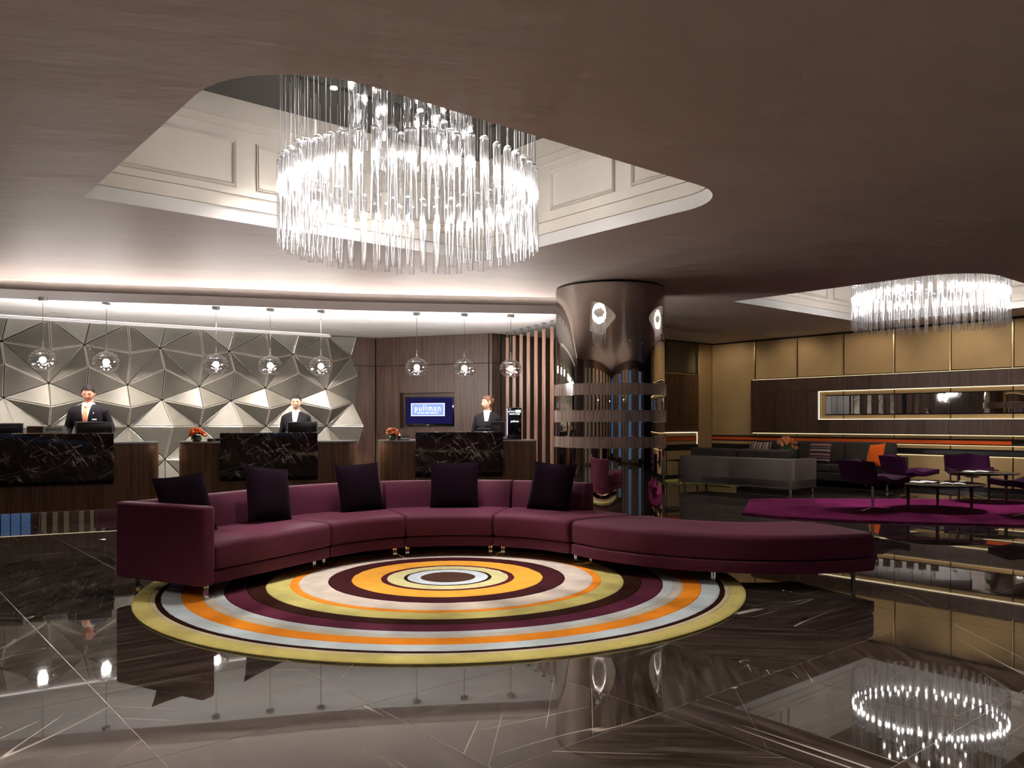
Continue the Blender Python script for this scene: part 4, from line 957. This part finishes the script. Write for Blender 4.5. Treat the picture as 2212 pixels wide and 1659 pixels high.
def tulip_mesh(mat, r=0.03):
    b_ = B()
    for i in range(6):
        a = i / 6 * 2 * math.pi; vs = []
        for q in range(6):
            for j in range(4):
                s_ = q / 5; x = (j / 3 - .5) * 2 * r * .62 * math.sin(math.pi * (.12 + .8 * s_)); out = r * (.25 + .95 * math.sin(s_ * 2.2)) * (1 if i % 2 else .88)
                vs.append((out * math.cos(a) - x * math.sin(a), out * math.sin(a) + x * math.cos(a), r * 2.5 * s_))
        b_.add(vs, [(q * 4 + j, q * 4 + j + 1, (q + 1) * 4 + j + 1, (q + 1) * 4 + j) for q in range(5) for j in range(3)])
    return b_.mesh('blossom', mat, 1.2, fix=False)
def vase_of_roses(label, loc, mat, n, spread, vr, vh, dome):
    v = thing('flower_vase', label, 'flower vase', loc, group='vases of orange flowers')
    B().lathe([(0.001, 0), (vr * .6, 0), (vr * .92, vh * .25), (vr, vh * .5), (vr * .9, vh * .78), (vr * .66, vh), (vr * .60, vh * .97), (vr * .7, vh * .6), (0.001, vh * .5)], 24).obj('bowl', 'vase_green', v, 0.9)
    rn = random.Random(n)
    for i in range(n):
        k = math.sqrt((i + .5) / n); a = i * 2.39996; x, y = spread * k * math.cos(a), spread * k * math.sin(a); z = vh * .95 + dome * (1 - k * k)
        o = link('blossom', BM[mat], v, (x, y, z)); o.rotation_euler = (-y / spread * .9 * k, x / spread * .9 * k, a); s_ = 0.85 + .3 * rn.random(); o.scale = (s_, s_, s_)
    return v
vase_of_roses('round green bowl of orange flowers on the middle desk', local(D2_, -0.99, 0.34, 1.032), 'petal', 17, 0.095, 0.075, 0.085, 0.07)
vase_of_roses('small green glass bowl of orange flowers beside the telephone', local(D3_, -0.99, 0.30, 1.032), 'petal_peach', 14, 0.075, 0.058, 0.085, 0.065)

# ================================================================== WALL SCREEN
tv = thing('wall_screen', 'black wall screen showing a blue hotel logo', 'screen', (W2A.x + D2.x * 1.18, W2A.y + D2.y * 1.18, 1.515), math.atan2(D2.y, D2.x))
def tvy(y): return y
B().box((0, 0.05, 0), (1.06, 0.05, 0.56)).obj('housing', 'black_gloss', tv, bevel=.008)
B().box((0, 0.09, 0), (0.3, 0.06, 0.3)).obj('wall_bracket', 'black', tv)
B().box((0, 0.024, 0.008), (1.0, 0.004, 0.50)).obj('display', 'screen_navy', tv)
B().box((-0.03, 0.0195, 0.03), (0.73, 0.003, 0.25)).obj('picture_edge', 'screen_white', tv)
B().box((-0.03, 0.0175, 0.03), (0.69, 0.003, 0.222)).obj('picture', 'screen_blue', tv)
text_obj('lettering', 'pullman', 0.16, 'screen_white', tv, (-0.03, 0.0155, 0.052), bold=0.001, xscale=0.92, space=1.25)
text_obj('lettering', 'HOTELS AND RESORTS', 0.045, 'screen_white', tv, (-0.03, 0.0155, -0.035), bold=0.0004, xscale=.86, space=1.15)
B().box((-0.03, 0.022, -0.268), (0.06, 0.004, 0.010)).obj('maker_badge', 'brushed', tv)

# ================================================================== PEOPLE
def eval_mesh(b_, mat, mods, name):
    me = b_.mesh(name + '_raw', mat); o = bpy.data.objects.new('tmp', me); COL.objects.link(o)
    for typ, kw in mods:
        md = o.modifiers.new(typ, typ)
        for a, v in kw.items(): setattr(md, a, v)
    dg = bpy.context.evaluated_depsgraph_get(); out = bpy.data.meshes.new_from_object(o.evaluated_get(dg))
    bpy.data.objects.remove(o); bpy.data.meshes.remove(me); out.name = name
    out.materials.clear(); out.materials.append(M[mat]); shade(out, 3.0); return out
TORSO = [(0.86, .160, .115, .0), (0.95, .168, .120, .0), (1.05, .148, .108, .0), (1.14, .142, .105, .0), (1.24, .160, .115, -.005), (1.33, .178, .122, -.008), (1.41, .186, .112, .0), (1.455, .172, .092, .008), (1.485, .125, .078, .014), (1.51, .075, .066, .016)]
def tor(z, female):
    T_ = TORSO
    for i in range(len(T_) - 1):
        if T_[i][0] <= z <= T_[i + 1][0]:
            k = (z - T_[i][0]) / (T_[i + 1][0] - T_[i][0]); r = [lerp(a, b_, k) for a, b_ in zip(T_[i], T_[i + 1])]; break
    else: r = list(T_[-1] if z > 1 else T_[0])
    if female:
        r[1] *= 0.88; r[2] *= 0.92
        if 1.18 < z < 1.40: r[2] += 0.022 * math.sin((z - 1.18) / .22 * math.pi); r[3] -= .010
        if 1.05 < z < 1.2: r[1] *= 0.93
    return r
def head_pts(female, ears=True, n=36, m_=28):
    b_ = B(); rs = []
    for i in range(m_ + 1):
        ph = -math.pi / 2 + math.pi * (i * .98 + .01 * m_) / m_; row = []
        for k in range(n):
            a = k * 2 * math.pi / n; x, y, z = math.cos(ph) * math.cos(a), math.cos(ph) * math.sin(a), math.sin(ph)
            jaw = max(0, -z) ** 1.4
            px = .0755 * x * (1 - (.24 if female else .16) * jaw); py = .094 * y; pz = .118 * z
            if y > 0: py *= (1 - .22 * jaw)
            else:
                py *= .95
                g = lambda cx_, cz_, sx_, sz_: math.exp(-((abs(x) - cx_) / sx_) ** 2 - ((z - cz_) / sz_) ** 2)
                py -= .026 * g(0, -.18, .14, .14) + .012 * g(0, .02, .12, .14) + .007 * g(.25, .20, .30, .07)
                py += .013 * g(.40, .05, .17, .10)
                py -= .010 * g(0, -.50, .30, .06) + .012 * g(0, -.84, .35, .14) + (.004 * g(.5, -.2, .2, .2))
            row.append((px, py, pz))
        rs.append(row)
    b_.rings(rs, True, True)
    if ears:
        for s_ in (-1, 1): b_.ball((s_ * .077, .012, -.005), (.010, .019, .031), 8, 6)
    return b_
def person(label, loc, rz, scale, female, skin, hair, pitch, yaw, arms, tie, badge, smile=False, bun=False):
    p = thing('person', label, 'person', loc, rz, 'reception staff'); p.scale = (scale,) * 3
    HR = Matrix.Translation((0, -0.012, 1.655)) @ Matrix.Rotation(yaw, 4, 'Z') @ Matrix.Rotation(pitch, 4, 'X')
    w_ = 0.88 if female else 1.0
    body = B()
    def ell(z, rx, ry, cy_, n=24): return [(rx * math.cos(k * 2 * math.pi / n), cy_ + ry * math.sin(k * 2 * math.pi / n), z) for k in range(n)]
    body.rings([ell(z, *tor(z, female)[1:]) for z in (.86, .92, 1.0, 1.08, 1.16, 1.24, 1.32, 1.38, 1.42, 1.455, 1.485, 1.51)])
    nk = .050 if female else .060
    hb = HR @ Vector((0, .02, -.05))
    body.tube([(0, .012, 1.46), (0, .008, 1.52), tuple(hb)], [nk * 1.25, nk, nk * .98], 16)
    hd = head_pts(female); hd.xf(HR); body.add(hd.v, hd.f)
    sleeves = B(); hands = B()
    for s_, (el, wr_, hd_) in zip((-1, 1), arms):
        sh = Vector((s_ * .175 * w_, .008, 1.435)); el = Vector((s_ * el[0], el[1], el[2])); wr_ = Vector((s_ * wr_[0], wr_[1], wr_[2])); hd_ = Vector((s_ * hd_[0], hd_[1], hd_[2]))
        k = .86 if female else 1.0
        body.tube([tuple(sh), tuple(sh.lerp(el, .5)), tuple(el), tuple(el.lerp(wr_, .4)), tuple(wr_)], [.055 * k, .050 * k, .041 * k, .040 * k, .027 * k], 14)
        sleeves.tube([tuple(sh + Vector((-s_ * .03, 0, .005))), tuple(sh + Vector((s_ * .012, 0, -.03))), tuple(sh.lerp(el, .5)), tuple(el), tuple(el.lerp(wr_, .5)), tuple(el.lerp(wr_, .93))], [.060 * k, .074 * k, .067 * k, .057 * k, .050 * k, .042 * k], 16)
        dr = (hd_ - wr_).normalized(); side_ = dr.cross(Vector((0, 0, 1))).normalized(); dn = side_.cross(dr).normalized() * -1
        pc = wr_ + dr * .05
        # palm, four fingers and a thumb
        body.rings([[tuple(wr_ + dr * t_ + side_ * (wd * math.cos(q * math.pi / 6)) + dn * (th * math.sin(q * math.pi / 6))) for q in range(12)] for t_, wd, th in ((0, .024, .018), (.03, .036, .017), (.07, .041, .015), (.095, .039, .012))])
        for fi, (off, ln) in enumerate(((-.029, .066), (-.010, .076), (.010, .071), (.028, .056))):
            b0 = wr_ + dr * .085 + side_ * off; dn_ = Vector((0, 0, -1))
            body.tube([tuple(b0), tuple(b0 + dr * ln * .5 + dn_ * .004), tuple(b0 + dr * ln * .8 + dn_ * .014), tuple(b0 + dr * ln * .97 + dn_ * .026)], [.0095, .0088, .0080, .0065], 8)
        b0 = wr_ + dr * .03 + side_ * (-.034 * (1 if s_ > 0 else -1)) * (1)
        body.tube([tuple(b0), tuple(b0 + dr * .03 - side_ * .018 * s_), tuple(b0 + dr * .058 - side_ * .022 * s_)], [.012, .010, .008], 8)
    for s_ in (-1, 1):
        body.tube([(s_ * .085, 0, .93), (s_ * .09, -.004, .70), (s_ * .088, -.008, .48), (s_ * .086, .006, .30), (s_ * .085, .012, .09)], [.088 * w_, .078 * w_, .054, .050, .036], 14)
        body.rings([[(s_ * .088 + wd * math.cos(q * math.pi / 6), yy, z_ + th * math.sin(q * math.pi / 6)) for q in range(12)] for yy, wd, z_, th in ((.06, .030, .045, .040), (0, .036, .045, .040), (-.09, .042, .032, .028), (-.15, .034, .022, .018))])
    bm_ = eval_mesh(body, skin, [('REMESH', dict(mode='VOXEL', voxel_size=0.0075)), ('SMOOTH', dict(factor=.5, iterations=2))], 'body')
    bo = link('body', bm_, p)
    # jacket: one continuous garment
    jk = B(); jk.rings([ell(z, tor(z, female)[1] + .020 + (.012 if z < 1.0 else 0), tor(z, female)[2] + .020, tor(z, female)[3]) for z in (.80 + .07, .93, 1.0, 1.08, 1.16, 1.24, 1.32, 1.38, 1.42, 1.455, 1.480)] + [ell(1.508, .088 * w_, .078, .018)])
    jk.add(sleeves.v, sleeves.f)
    jm = eval_mesh(jk, 'suit', [('REMESH', dict(mode='VOXEL', voxel_size=0.011)), ('SMOOTH', dict(factor=.5, iterations=3))], 'jacket')
    jo = link('jacket', jm, p)
    tr2 = B()
    for s_ in (-1, 1): tr2.tube([(s_ * .085, 0, .95), (s_ * .092, -.004, .70), (s_ * .09, -.006, .48), (s_ * .088, .006, .10)], [.105 * w_, .092 * w_, .075, .068], 16)
    link('trousers', eval_mesh(tr2, 'suit', [('REMESH', dict(mode='VOXEL', voxel_size=0.014)), ('SMOOTH', dict(factor=.5, iterations=2))], 'trousers'), p)
    for s_ in (-1, 1):
        B().rings([[(s_ * .088 + wd * math.cos(q * math.pi / 6), yy, max(.001, z_ + th * math.sin(q * math.pi / 6))) for q in range(12)] for yy, wd, z_, th in ((.075, .036, .05, .05), (0, .044, .05, .05), (-.10, .050, .036, .036), (-.17, .038, .024, .024))]).obj('shoe', 'black_gloss', p, 0.9)
    # patches that lie on the jacket front
    def front(x, z, proud):
        _, rx, ry, cy_ = tor(z, female); rx += .020; ry += .020 + proud; return (x, cy_ - ry * math.sqrt(max(.05, 1 - (x / rx) ** 2)), z)
    zb, zt = (1.12, 1.513) if not female else (1.20, 1.513)
    hw = lambda z: max(0.001, (z - zb) / (zt - zb)) ** .85 * (.064 if not female else .056)
    def strip(f0, f1, z0, z1, proud, name, mat, nz=12, nx=6):
        b_ = B(); vs = []
        for i in range(nz + 1):
            z = lerp(z0, z1, i / nz)
            for j in range(nx + 1): vs.append(front(lerp(f0(z), f1(z), j / nx), z, proud))
        b_.add(vs, [(i * (nx + 1) + j, i * (nx + 1) + j + 1, (i + 1) * (nx + 1) + j + 1, (i + 1) * (nx + 1) + j) for i in range(nz) for j in range(nx)])
        o = b_.obj(name, mat, p, 1.5); sm = o.modifiers.new('thick', 'SOLIDIFY'); sm.thickness = .004; sm.offset = -1; return o
    strip(lambda z: -hw(z), hw, zb, zt - .004, .010, 'shirt', 'shirt')
    for s_ in (-1, 1):
        strip(lambda z: s_ * hw(z), lambda z: s_ * (hw(z) + .052 * math.sin(math.pi * min(1, max(0, (z - zb) / (zt - zb) * .72 + .12)))), zb, zt - .03, .015, 'lapel', 'suit')
        b_ = B(); a0 = -math.pi / 2 + s_ * .18; vs = []
        for i in range(7):
            a = a0 + s_ * 1.7 * i / 6
            for zz, rr_ in ((1.478 - .020 * (1 - i / 6), .088), (1.528 + .006 * i / 6, .070 if not female else .064)): vs.append((rr_ * math.cos(a) * (1.0 if not female else .93), .012 + rr_ * 1.02 * math.sin(a), zz))
        b_.add(vs, [(2 * i, 2 * i + 1, 2 * i + 3, 2 * i + 2) for i in range(6)])
        o = b_.obj('collar', 'shirt', p, 1.5); sm = o.modifiers.new('thick', 'SOLIDIFY'); sm.thickness = .006
    if tie:
        strip(lambda z: -.020 - .016 * (1.49 - z) / .35, lambda z: .020 + .016 * (1.49 - z) / .35, zb + .012, 1.462, .018, 'necktie', 'tie')
        k_ = front(0, 1.468, .02); B().ball((0, k_[1], 1.470), (.024, .014, .024), 10, 8).obj('tie_knot', 'tie', p, 0.9)
        k_ = front(.098, 1.385, .02); B().ball((.098, k_[1] + .004, 1.385), (.009, .005, .009), 8, 6).obj('lapel_pin', 'badge', p, 0.9)
    else:
        b_ = B(); b_.tube([(.058 * math.cos(a), .004 + .060 * math.sin(a) - .012 * max(0, -math.sin(a)), 1.508 - .022 * max(0, -math.sin(a))) for a in [i * math.pi / 10 for i in range(20)]], .0035, 6); b_.obj('necklace', 'brushed', p, 0.9)
    k_ = front(.105 * w_, 1.30, .012); B().box((.105 * w_, k_[1], 1.30), (.066, .006, .020), .35).obj('name_badge', badge, p)
    # face
    def hp(x, y, z): return tuple(HR @ Vector((x, y, z)))
    for s_ in (-1, 1):
        b_ = B().ball((s_ * .031, -.0705, .004), (.012, .006, .0055 if not smile else .004), 10, 8); b_.xf(HR); b_.obj('eye', 'eye_dark', bo, 0.9)
        b_ = B().tube([(s_ * .014, -.088, .026), (s_ * .030, -.086, .029), (s_ * .047, -.074, .021)], [.0032, .0038, .002], 6); b_.xf(HR); b_.obj('eyebrow', hair, bo, 0.9)
    b_ = B().tube([(-.023, -.0735, -.055 + (.008 if smile else 0)), (-.012, -.0830, -.0585), (0, -.0858, -.060), (.012, -.0830, -.0585), (.023, -.0735, -.055 + (.008 if smile else 0))], [.002, .0045, .005, .0045, .002], 8); b_.xf(HR); b_.obj('mouth', 'lip', bo, 0.9)
    if smile:
        b_ = B().tube([(-.017, -.0815, -.053), (0, -.0895, -.0575), (.017, -.0815, -.053)], [.002, .0038, .002], 8); b_.xf(HR); b_.obj('teeth', 'teeth', bo, 0.9)
    hb_ = B(); n, m_ = 32, 24; src = head_pts(female, False, 72, 60)
    keep = []
    for f in src.f:
        c_ = [sum(src.v[i][q] for i in f) / len(f) for q in range(3)]; x, y, z = c_[0] / .0755, c_[1] / .094, c_[2] / .118
        line_ = 0.50 if y < -.55 else (0.50 - (y + .55) * (1.05 if not female else 1.15))
        temple = 0.10 * max(0, abs(x) - .55) if y < -.2 else 0
        if z > max(line_ + .06 * math.cos(x * 2.2) * (y < -.4) - temple, -.60) and not (abs(x) > .80 and -.10 < y < .30 and z < .30): keep.append(f)
    hb_.add([tuple(Vector(v) * 1.0 + Vector(v).normalized() * (.007 if not female else .004) + Vector((0, .001, .001))) for v in src.v], keep); hb_.xf(HR)
    ho = hb_.obj('hair', hair, p, 1.5); sm = ho.modifiers.new('thick', 'SOLIDIFY'); sm.thickness = .009; sm.offset = 0
    if bun:
        b_ = B().ball((0, .098, .030), (.040, .036, .042), 14, 10); b_.xf(HR); b_.obj('hair_bun', hair, ho, 0.9)
    return p
REST = (((.275, .06, 1.16), (.215, -.20, 1.06), (.16, -.30, 1.05)),) * 2
REST2 = (((.245, .06, 1.17), (.20, -.17, 1.085), (.15, -.27, 1.075)),) * 2
LOW = (((.235, .05, 1.14), (.19, -.14, 1.00), (.15, -.24, 0.98)),) * 2
person('man in a dark suit and orange tie looking down at his desk', (-5.97, 11.42, 0), math.radians(12), 1.03, False, 'skin_tan', 'hair_black', math.radians(20), math.radians(4), REST, True, 'badge')
person('smiling woman with dark hair in a dark suit behind the middle desk', (-3.30, 12.38, 0), math.radians(8), 0.972, True, 'skin_warm', 'hair_black', math.radians(10), 0.0, LOW, False, 'badge', smile=True)
person('fair-haired woman in a dark suit looking towards the wall screen', (-0.40, 13.12, 0), math.radians(-4), 0.975, True, 'skin_warm', 'hair_brown', math.radians(4), math.radians(-58), LOW, False, 'badge_grey', bun=True)

# ================================================================== LOUNGE
def soft_box(d, c, mat, name, parent, bevel=0.03, seg=3, puff=0.0):
    b_ = B().box((0, 0, 0), d); o = b_.obj(name, mat, parent, loc=c, bevel=bevel, seg=seg); return o
def grey_sofa(label, u0, v_, length, flip, mat, cush_mat, n_c, low_h, cushion_h):
    # long axis along U; local +y points to -V (the lobby side); back on +y when not flipped
    c = uv(u0, v_); s = thing('lounge_sofa', label, 'sofa', (c[0], c[1], 0), U_ANG + (math.pi if flip else 0), 'grey lounge sofas')
    dp = 0.84; hl = length / 2
    soft_box((length, dp, 0.18), (0, 0, 0.20), mat, 'base', s)
    soft_box((length, 0.13, low_h - .11), (0, dp / 2 - .065, .11 + (low_h - .11) / 2), mat, 'backrest', s, 0.02)
    for q in (-1, 1): soft_box((0.13, dp - .13, low_h - .11), (q * (hl - .065), -.065, .11 + (low_h - .11) / 2), mat, 'armrest', s, 0.02)
    w_ = (length - .28) / n_c
    for i in range(n_c):
        x = -hl + .14 + w_ * (i + .5)
        soft_box((w_ - .01, dp - .15, 0.15), (x, -.07, .365), mat, 'seat_cushion', s, 0.035)
        o = soft_box((w_ - .02, 0.17, cushion_h), (x, dp / 2 - .22, .44 + cushion_h / 2), cush_mat, 'back_cushion', s, 0.05, 4); o.rotation_euler = (-.10, 0, 0)
    for qx in (-1, 1):
        for qy in (-1, 1): B().box((qx * (hl - .06), qy * (dp / 2 - .06), .056), (.035, .035, .112)).obj('leg', 'chrome', s, bevel=.003)
    return s
grey_sofa('dark grey sofa with its back to the lobby and chrome legs', 9.03, 13.32, 2.46, False, 'grey_cloth', 'dark_grey_cloth', 2, 0.645, 0.36)
grey_sofa('long dark grey sofa against the gold panelled wall', 8.95, 15.78, 3.4, True, 'dark_grey_cloth', 'dark_grey_cloth', 3, 0.62, 0.46)
cs = cushion_mesh('striped_cushion', 'stripe_cloth', .48, .46, .14); cp = cushion_mesh('striped_cushion_pale', 'stripe_cloth_pale', .55, .42, .14); co = cushion_mesh('orange_cushion', 'orange_cloth', .46, .46, .14)
put_cushion(cs, 'striped_cushion', 'dark striped cushion on the sofa by the gold wall', uv(8.75, 15.53), math.atan2(-V.y, -V.x), 0.2, 0.0, 0.675)
put_cushion(cp, 'striped_cushion', 'pale striped cushion peeping over the grey sofa back', uv(10.15, 15.50), math.atan2(-V.y, -V.x), 0.22, 0.0, 0.665)
put_cushion(co, 'orange_cushion', 'bright orange cushion behind the purple chairs', uv(7.55, 15.46), math.atan2(-V.y, -V.x) - .5, 0.3, 0.1, 0.66)
# coffee table with tulips between the sofas
c = uv(9.0, 14.52)
ct = thing('coffee_table', 'low dark coffee table between the grey sofas', 'table', (c[0], c[1], .015), U_ANG)
B().box((0, 0, .385), (1.1, .55, .03)).obj('tabletop', 'black_gloss', ct, bevel=.004)
for qx in (-1, 1):
    for qy in (-1, 1): B().box((qx * .5, qy * .23, .185), (.03, .03, .37)).obj('leg', 'chrome', ct)
tv_ = thing('tulip_vase', 'clear glass vase of peach tulips behind the grey sofa', 'flower vase', (c[0] + .05, c[1] - .15, .4155), 0.0)
B().lathe([(.001, 0), (.055, 0), (.060, .02), (.066, .22), (.069, .22), (.063, .015), (.001, .004)], 20).obj('glass_vase', 'clear_glass', tv_, 0.9)
TUL = tulip_mesh('petal_peach'); rn = random.Random(5)
for i in range(22):
    k = math.sqrt((i + .5) / 22); a = i * 2.39996; x, y = .20 * k * math.cos(a), .16 * k * math.sin(a); z = .40 + .11 * (1 - k * k) + .03 * rn.random()
    if x > .10: z -= .10 * rn.random()
    B().tube([(x * .15, y * .15, .02), (x * .3, y * .3, .2), (x * .9, y * .9, z - .03), (x, y, z)], .005, 6).obj('stem', 'stem_green', tv_, 0.9)
    o = link('blossom', TUL, tv_, (x, y, z - .005)); o.rotation_euler = (-y * 3.2, x * 3.2, a); s_ = .9 + .25 * rn.random(); o.scale = (s_,) * 3
for i in range(9):
    a = i * 2.4; r = .045
    b_ = B(); vs = []
    for q in range(6):
        s_ = q / 5
        for j in (-1, 0, 1): vs.append((math.cos(a) * (r + .08 * s_ ** 2) - math.sin(a) * j * .014 * math.sin(math.pi * (.1 + .85 * s_)), math.sin(a) * (r + .08 * s_ ** 2) + math.cos(a) * j * .014 * math.sin(math.pi * (.1 + .85 * s_)), .05 + .33 * s_))
    b_.add(vs, [(q * 3 + j, q * 3 + j + 1, q * 3 + j + 4, q * 3 + j + 3) for q in range(5) for j in range(2)]); b_.obj('leaf', 'stem_green', tv_, 1.2)
# side table near the back wall
c = uv(10.72, 13.45)
st_ = thing('side_table', 'small round dark side table behind the grey sofa', 'table', (c[0], c[1], 0))
B().lathe([(.001, .50), (.24, .50), (.25, .505), (.25, .52), (.001, .525)], 28).obj('tabletop', 'black_gloss', st_, 0.6)
B().tube([(0, 0, .02), (0, 0, .50)], .018, 10).obj('pedestal', 'chrome', st_, 0.9); B().lathe([(.001, 0), (.17, 0), (.17, .010), (.02, .022)], 24).obj('foot', 'chrome', st_, 0.6)

# purple swivel chairs
def chair_shell():
    b_ = B(); ns, nw = 22, 16; vs = []
    # profile from the front edge of the seat to the top of the back; local +x is the way the chair faces
    prof = [(0.42, .415), (0.36, .420), (0.22, .395), (0.08, .375), (-.06, .372), (-.17, .385), (-.245, .43), (-.285, .51), (-.315, .60), (-.345, .70), (-.350, .715)]
    pc = catmull(prof, 3)
    for i, p in enumerate(pc):
        s_ = i / (len(pc) - 1)
        hw_ = 0.36 * (1 - .30 * max(0, (.30 - s_) / .30) ** 1.4) + .045 * math.exp(-((s_ - .46) / .10) ** 2)
        for j in range(nw + 1):
            t_ = -1 + 2 * j / nw; wing = math.exp(-((s_ - .46) / .10) ** 2) * .075 * max(0, (abs(t_) - .6) / .4) ** 1.2
            back = .03 * t_ * t_ * max(0, (s_ - .55) / .45)
            vs.append((p.x + back, t_ * hw_, p.y + wing))
    n = len(pc); b_.add(vs, [(i * (nw + 1) + j, i * (nw + 1) + j + 1, (i + 1) * (nw + 1) + j + 1, (i + 1) * (nw + 1) + j) for i in range(n - 1) for j in range(nw)])
    return b_
def chair_base():
    post = B().tube([(0, 0, .04), (0, 0, .36)], [.022, .018], 14)
    plate = B().lathe([(.001, .345), (.10, .345), (.12, .362), (.001, .366)], 20)
    return post, plate
shell_me = None
def lounge_chair(label, x, y, yaw, z=0.028):
    global shell_me
    c = thing('lounge_chair', label, 'chair', (x, y, z), yaw, 'purple swivel lounge chairs')
    if shell_me is None:
        post, plate = chair_base(); foot = B()
        foot.add([(0.02, -.014, .030), (.31, -.020, .004), (.31, .020, .004), (0.02, .014, .030), (0.02, -.014, .045), (.31, -.020, .012), (.31, .020, .012), (0.02, .014, .045)], [(3, 2, 1, 0), (4, 5, 6, 7), (0, 1, 5, 4), (1, 2, 6, 5), (2, 3, 7, 6), (3, 0, 4, 7)])
        shell_me = dict(shell=chair_shell().mesh('shell', 'purple_chair', 1.5), pedestal=post.mesh('pedestal', 'chrome', .9), seat_plate=plate.mesh('seat_plate', 'black', .9), foot_bar=foot.mesh('foot_bar', 'chrome'),
                        piping=B().tube([(-.352, t_ * .355, .705) for t_ in (-1, -.5, 0, .5, 1)], .012, 8).mesh('piping', 'purple_chair', .9))
    o = link('shell', shell_me['shell'], c); md = o.modifiers.new('thick', 'SOLIDIFY'); md.thickness = .08; md.offset = -1; bv = o.modifiers.new('round', 'BEVEL'); bv.width = .018; bv.segments = 3
    link('pedestal', shell_me['pedestal'], c); link('seat_plate', shell_me['seat_plate'], c)
    for k in range(4): link('foot_bar', shell_me['foot_bar'], c, None, k * math.pi / 2 + .45)
    return c
lounge_chair('purple swivel lounge chair nearest the lobby, seen from behind', 5.22, 11.73, math.radians(14))
lounge_chair('purple swivel lounge chair beyond the round table, facing right', 6.85, 14.05, math.radians(4), 0.0)
lounge_chair('purple swivel lounge chair facing the lobby behind the far table', 7.98, 14.05, math.radians(258), 0.0)
lounge_chair('purple swivel lounge chair cut off by the right edge', 7.02, 10.98, math.radians(172))
def round_table(label, x, y, r, h_, z, legs, mat='black_gloss'):
    t_ = thing('round_table', label, 'table', (x, y, z))
    B().lathe([(.001, h_ - .022), (r - .012, h_ - .022), (r, h_ - .014), (r, h_ - .004), (r - .008, h_), (.001, h_)], 56).obj('tabletop', mat, t_, 0.6)
    for a in legs:
        a = math.radians(a); x_, y_ = (r - .12) * math.cos(a), (r - .12) * math.sin(a)
        lg = B().tube([(x_, y_, .012), (x_, y_, h_ - .02)], [.017, .026], 12).obj('leg', 'walnut', t_, 0.9)
        B().tube([(x_, y_, 0), (x_, y_, .014)], .019, 12).obj('foot_cap', 'chrome', lg, 0.9)
    return t_
round_table('low round dark table with papers in front of the purple chairs', 6.20, 11.85, 0.645, 0.385, 0.028, (200, 300, 60))
round_table('smaller round dark table with a white magazine near the gold wall', 7.55, 12.95, 0.50, 0.475, 0.028, (170, 290, 50))
def magazine(label, x, y, z, rz, w_=.21, h_=.28):
    o = thing('magazine', label, 'magazine', (x, y, z), rz)
    for q in (-1, 1):
        b_ = B(); vs = []
        for i in range(6):
            s_ = i / 5; vs += [(q * s_ * w_, -h_ / 2, .004 + .012 * math.sin(math.pi * min(1, s_ * 1.1))), (q * s_ * w_, h_ / 2, .004 + .012 * math.sin(math.pi * min(1, s_ * 1.1)))]
        b_.add(vs, [(2 * i, 2 * i + 1, 2 * i + 3, 2 * i + 2) for i in range(5)]); pg = b_.obj('page_leaf', 'paper', o, 1.5); md = pg.modifiers.new('thick', 'SOLIDIFY'); md.thickness = .003
    B().box((0, 0, .002), (w_ * 2, h_, .003)).obj('cover', 'charcoal', o)
    return o
magazine('open magazine on the low round table', 6.10, 11.95, .414, .3); magazine('open white magazine on the smaller round table', 7.50, 13.0, .504, .1)
magazine('second open magazine lying on the low round table', 6.32, 11.62, .414, -.5, .16, .22)
ash = thing('glass_bowl', 'small clear glass bowl on the low round table', 'bowl', (6.52, 11.72, .414)); B().lathe([(.001, 0), (.035, 0), (.055, .035), (.058, .035), (.04, .004), (.001, .003)], 20).obj('bowl', 'crystal_cap', ash, 0.9)
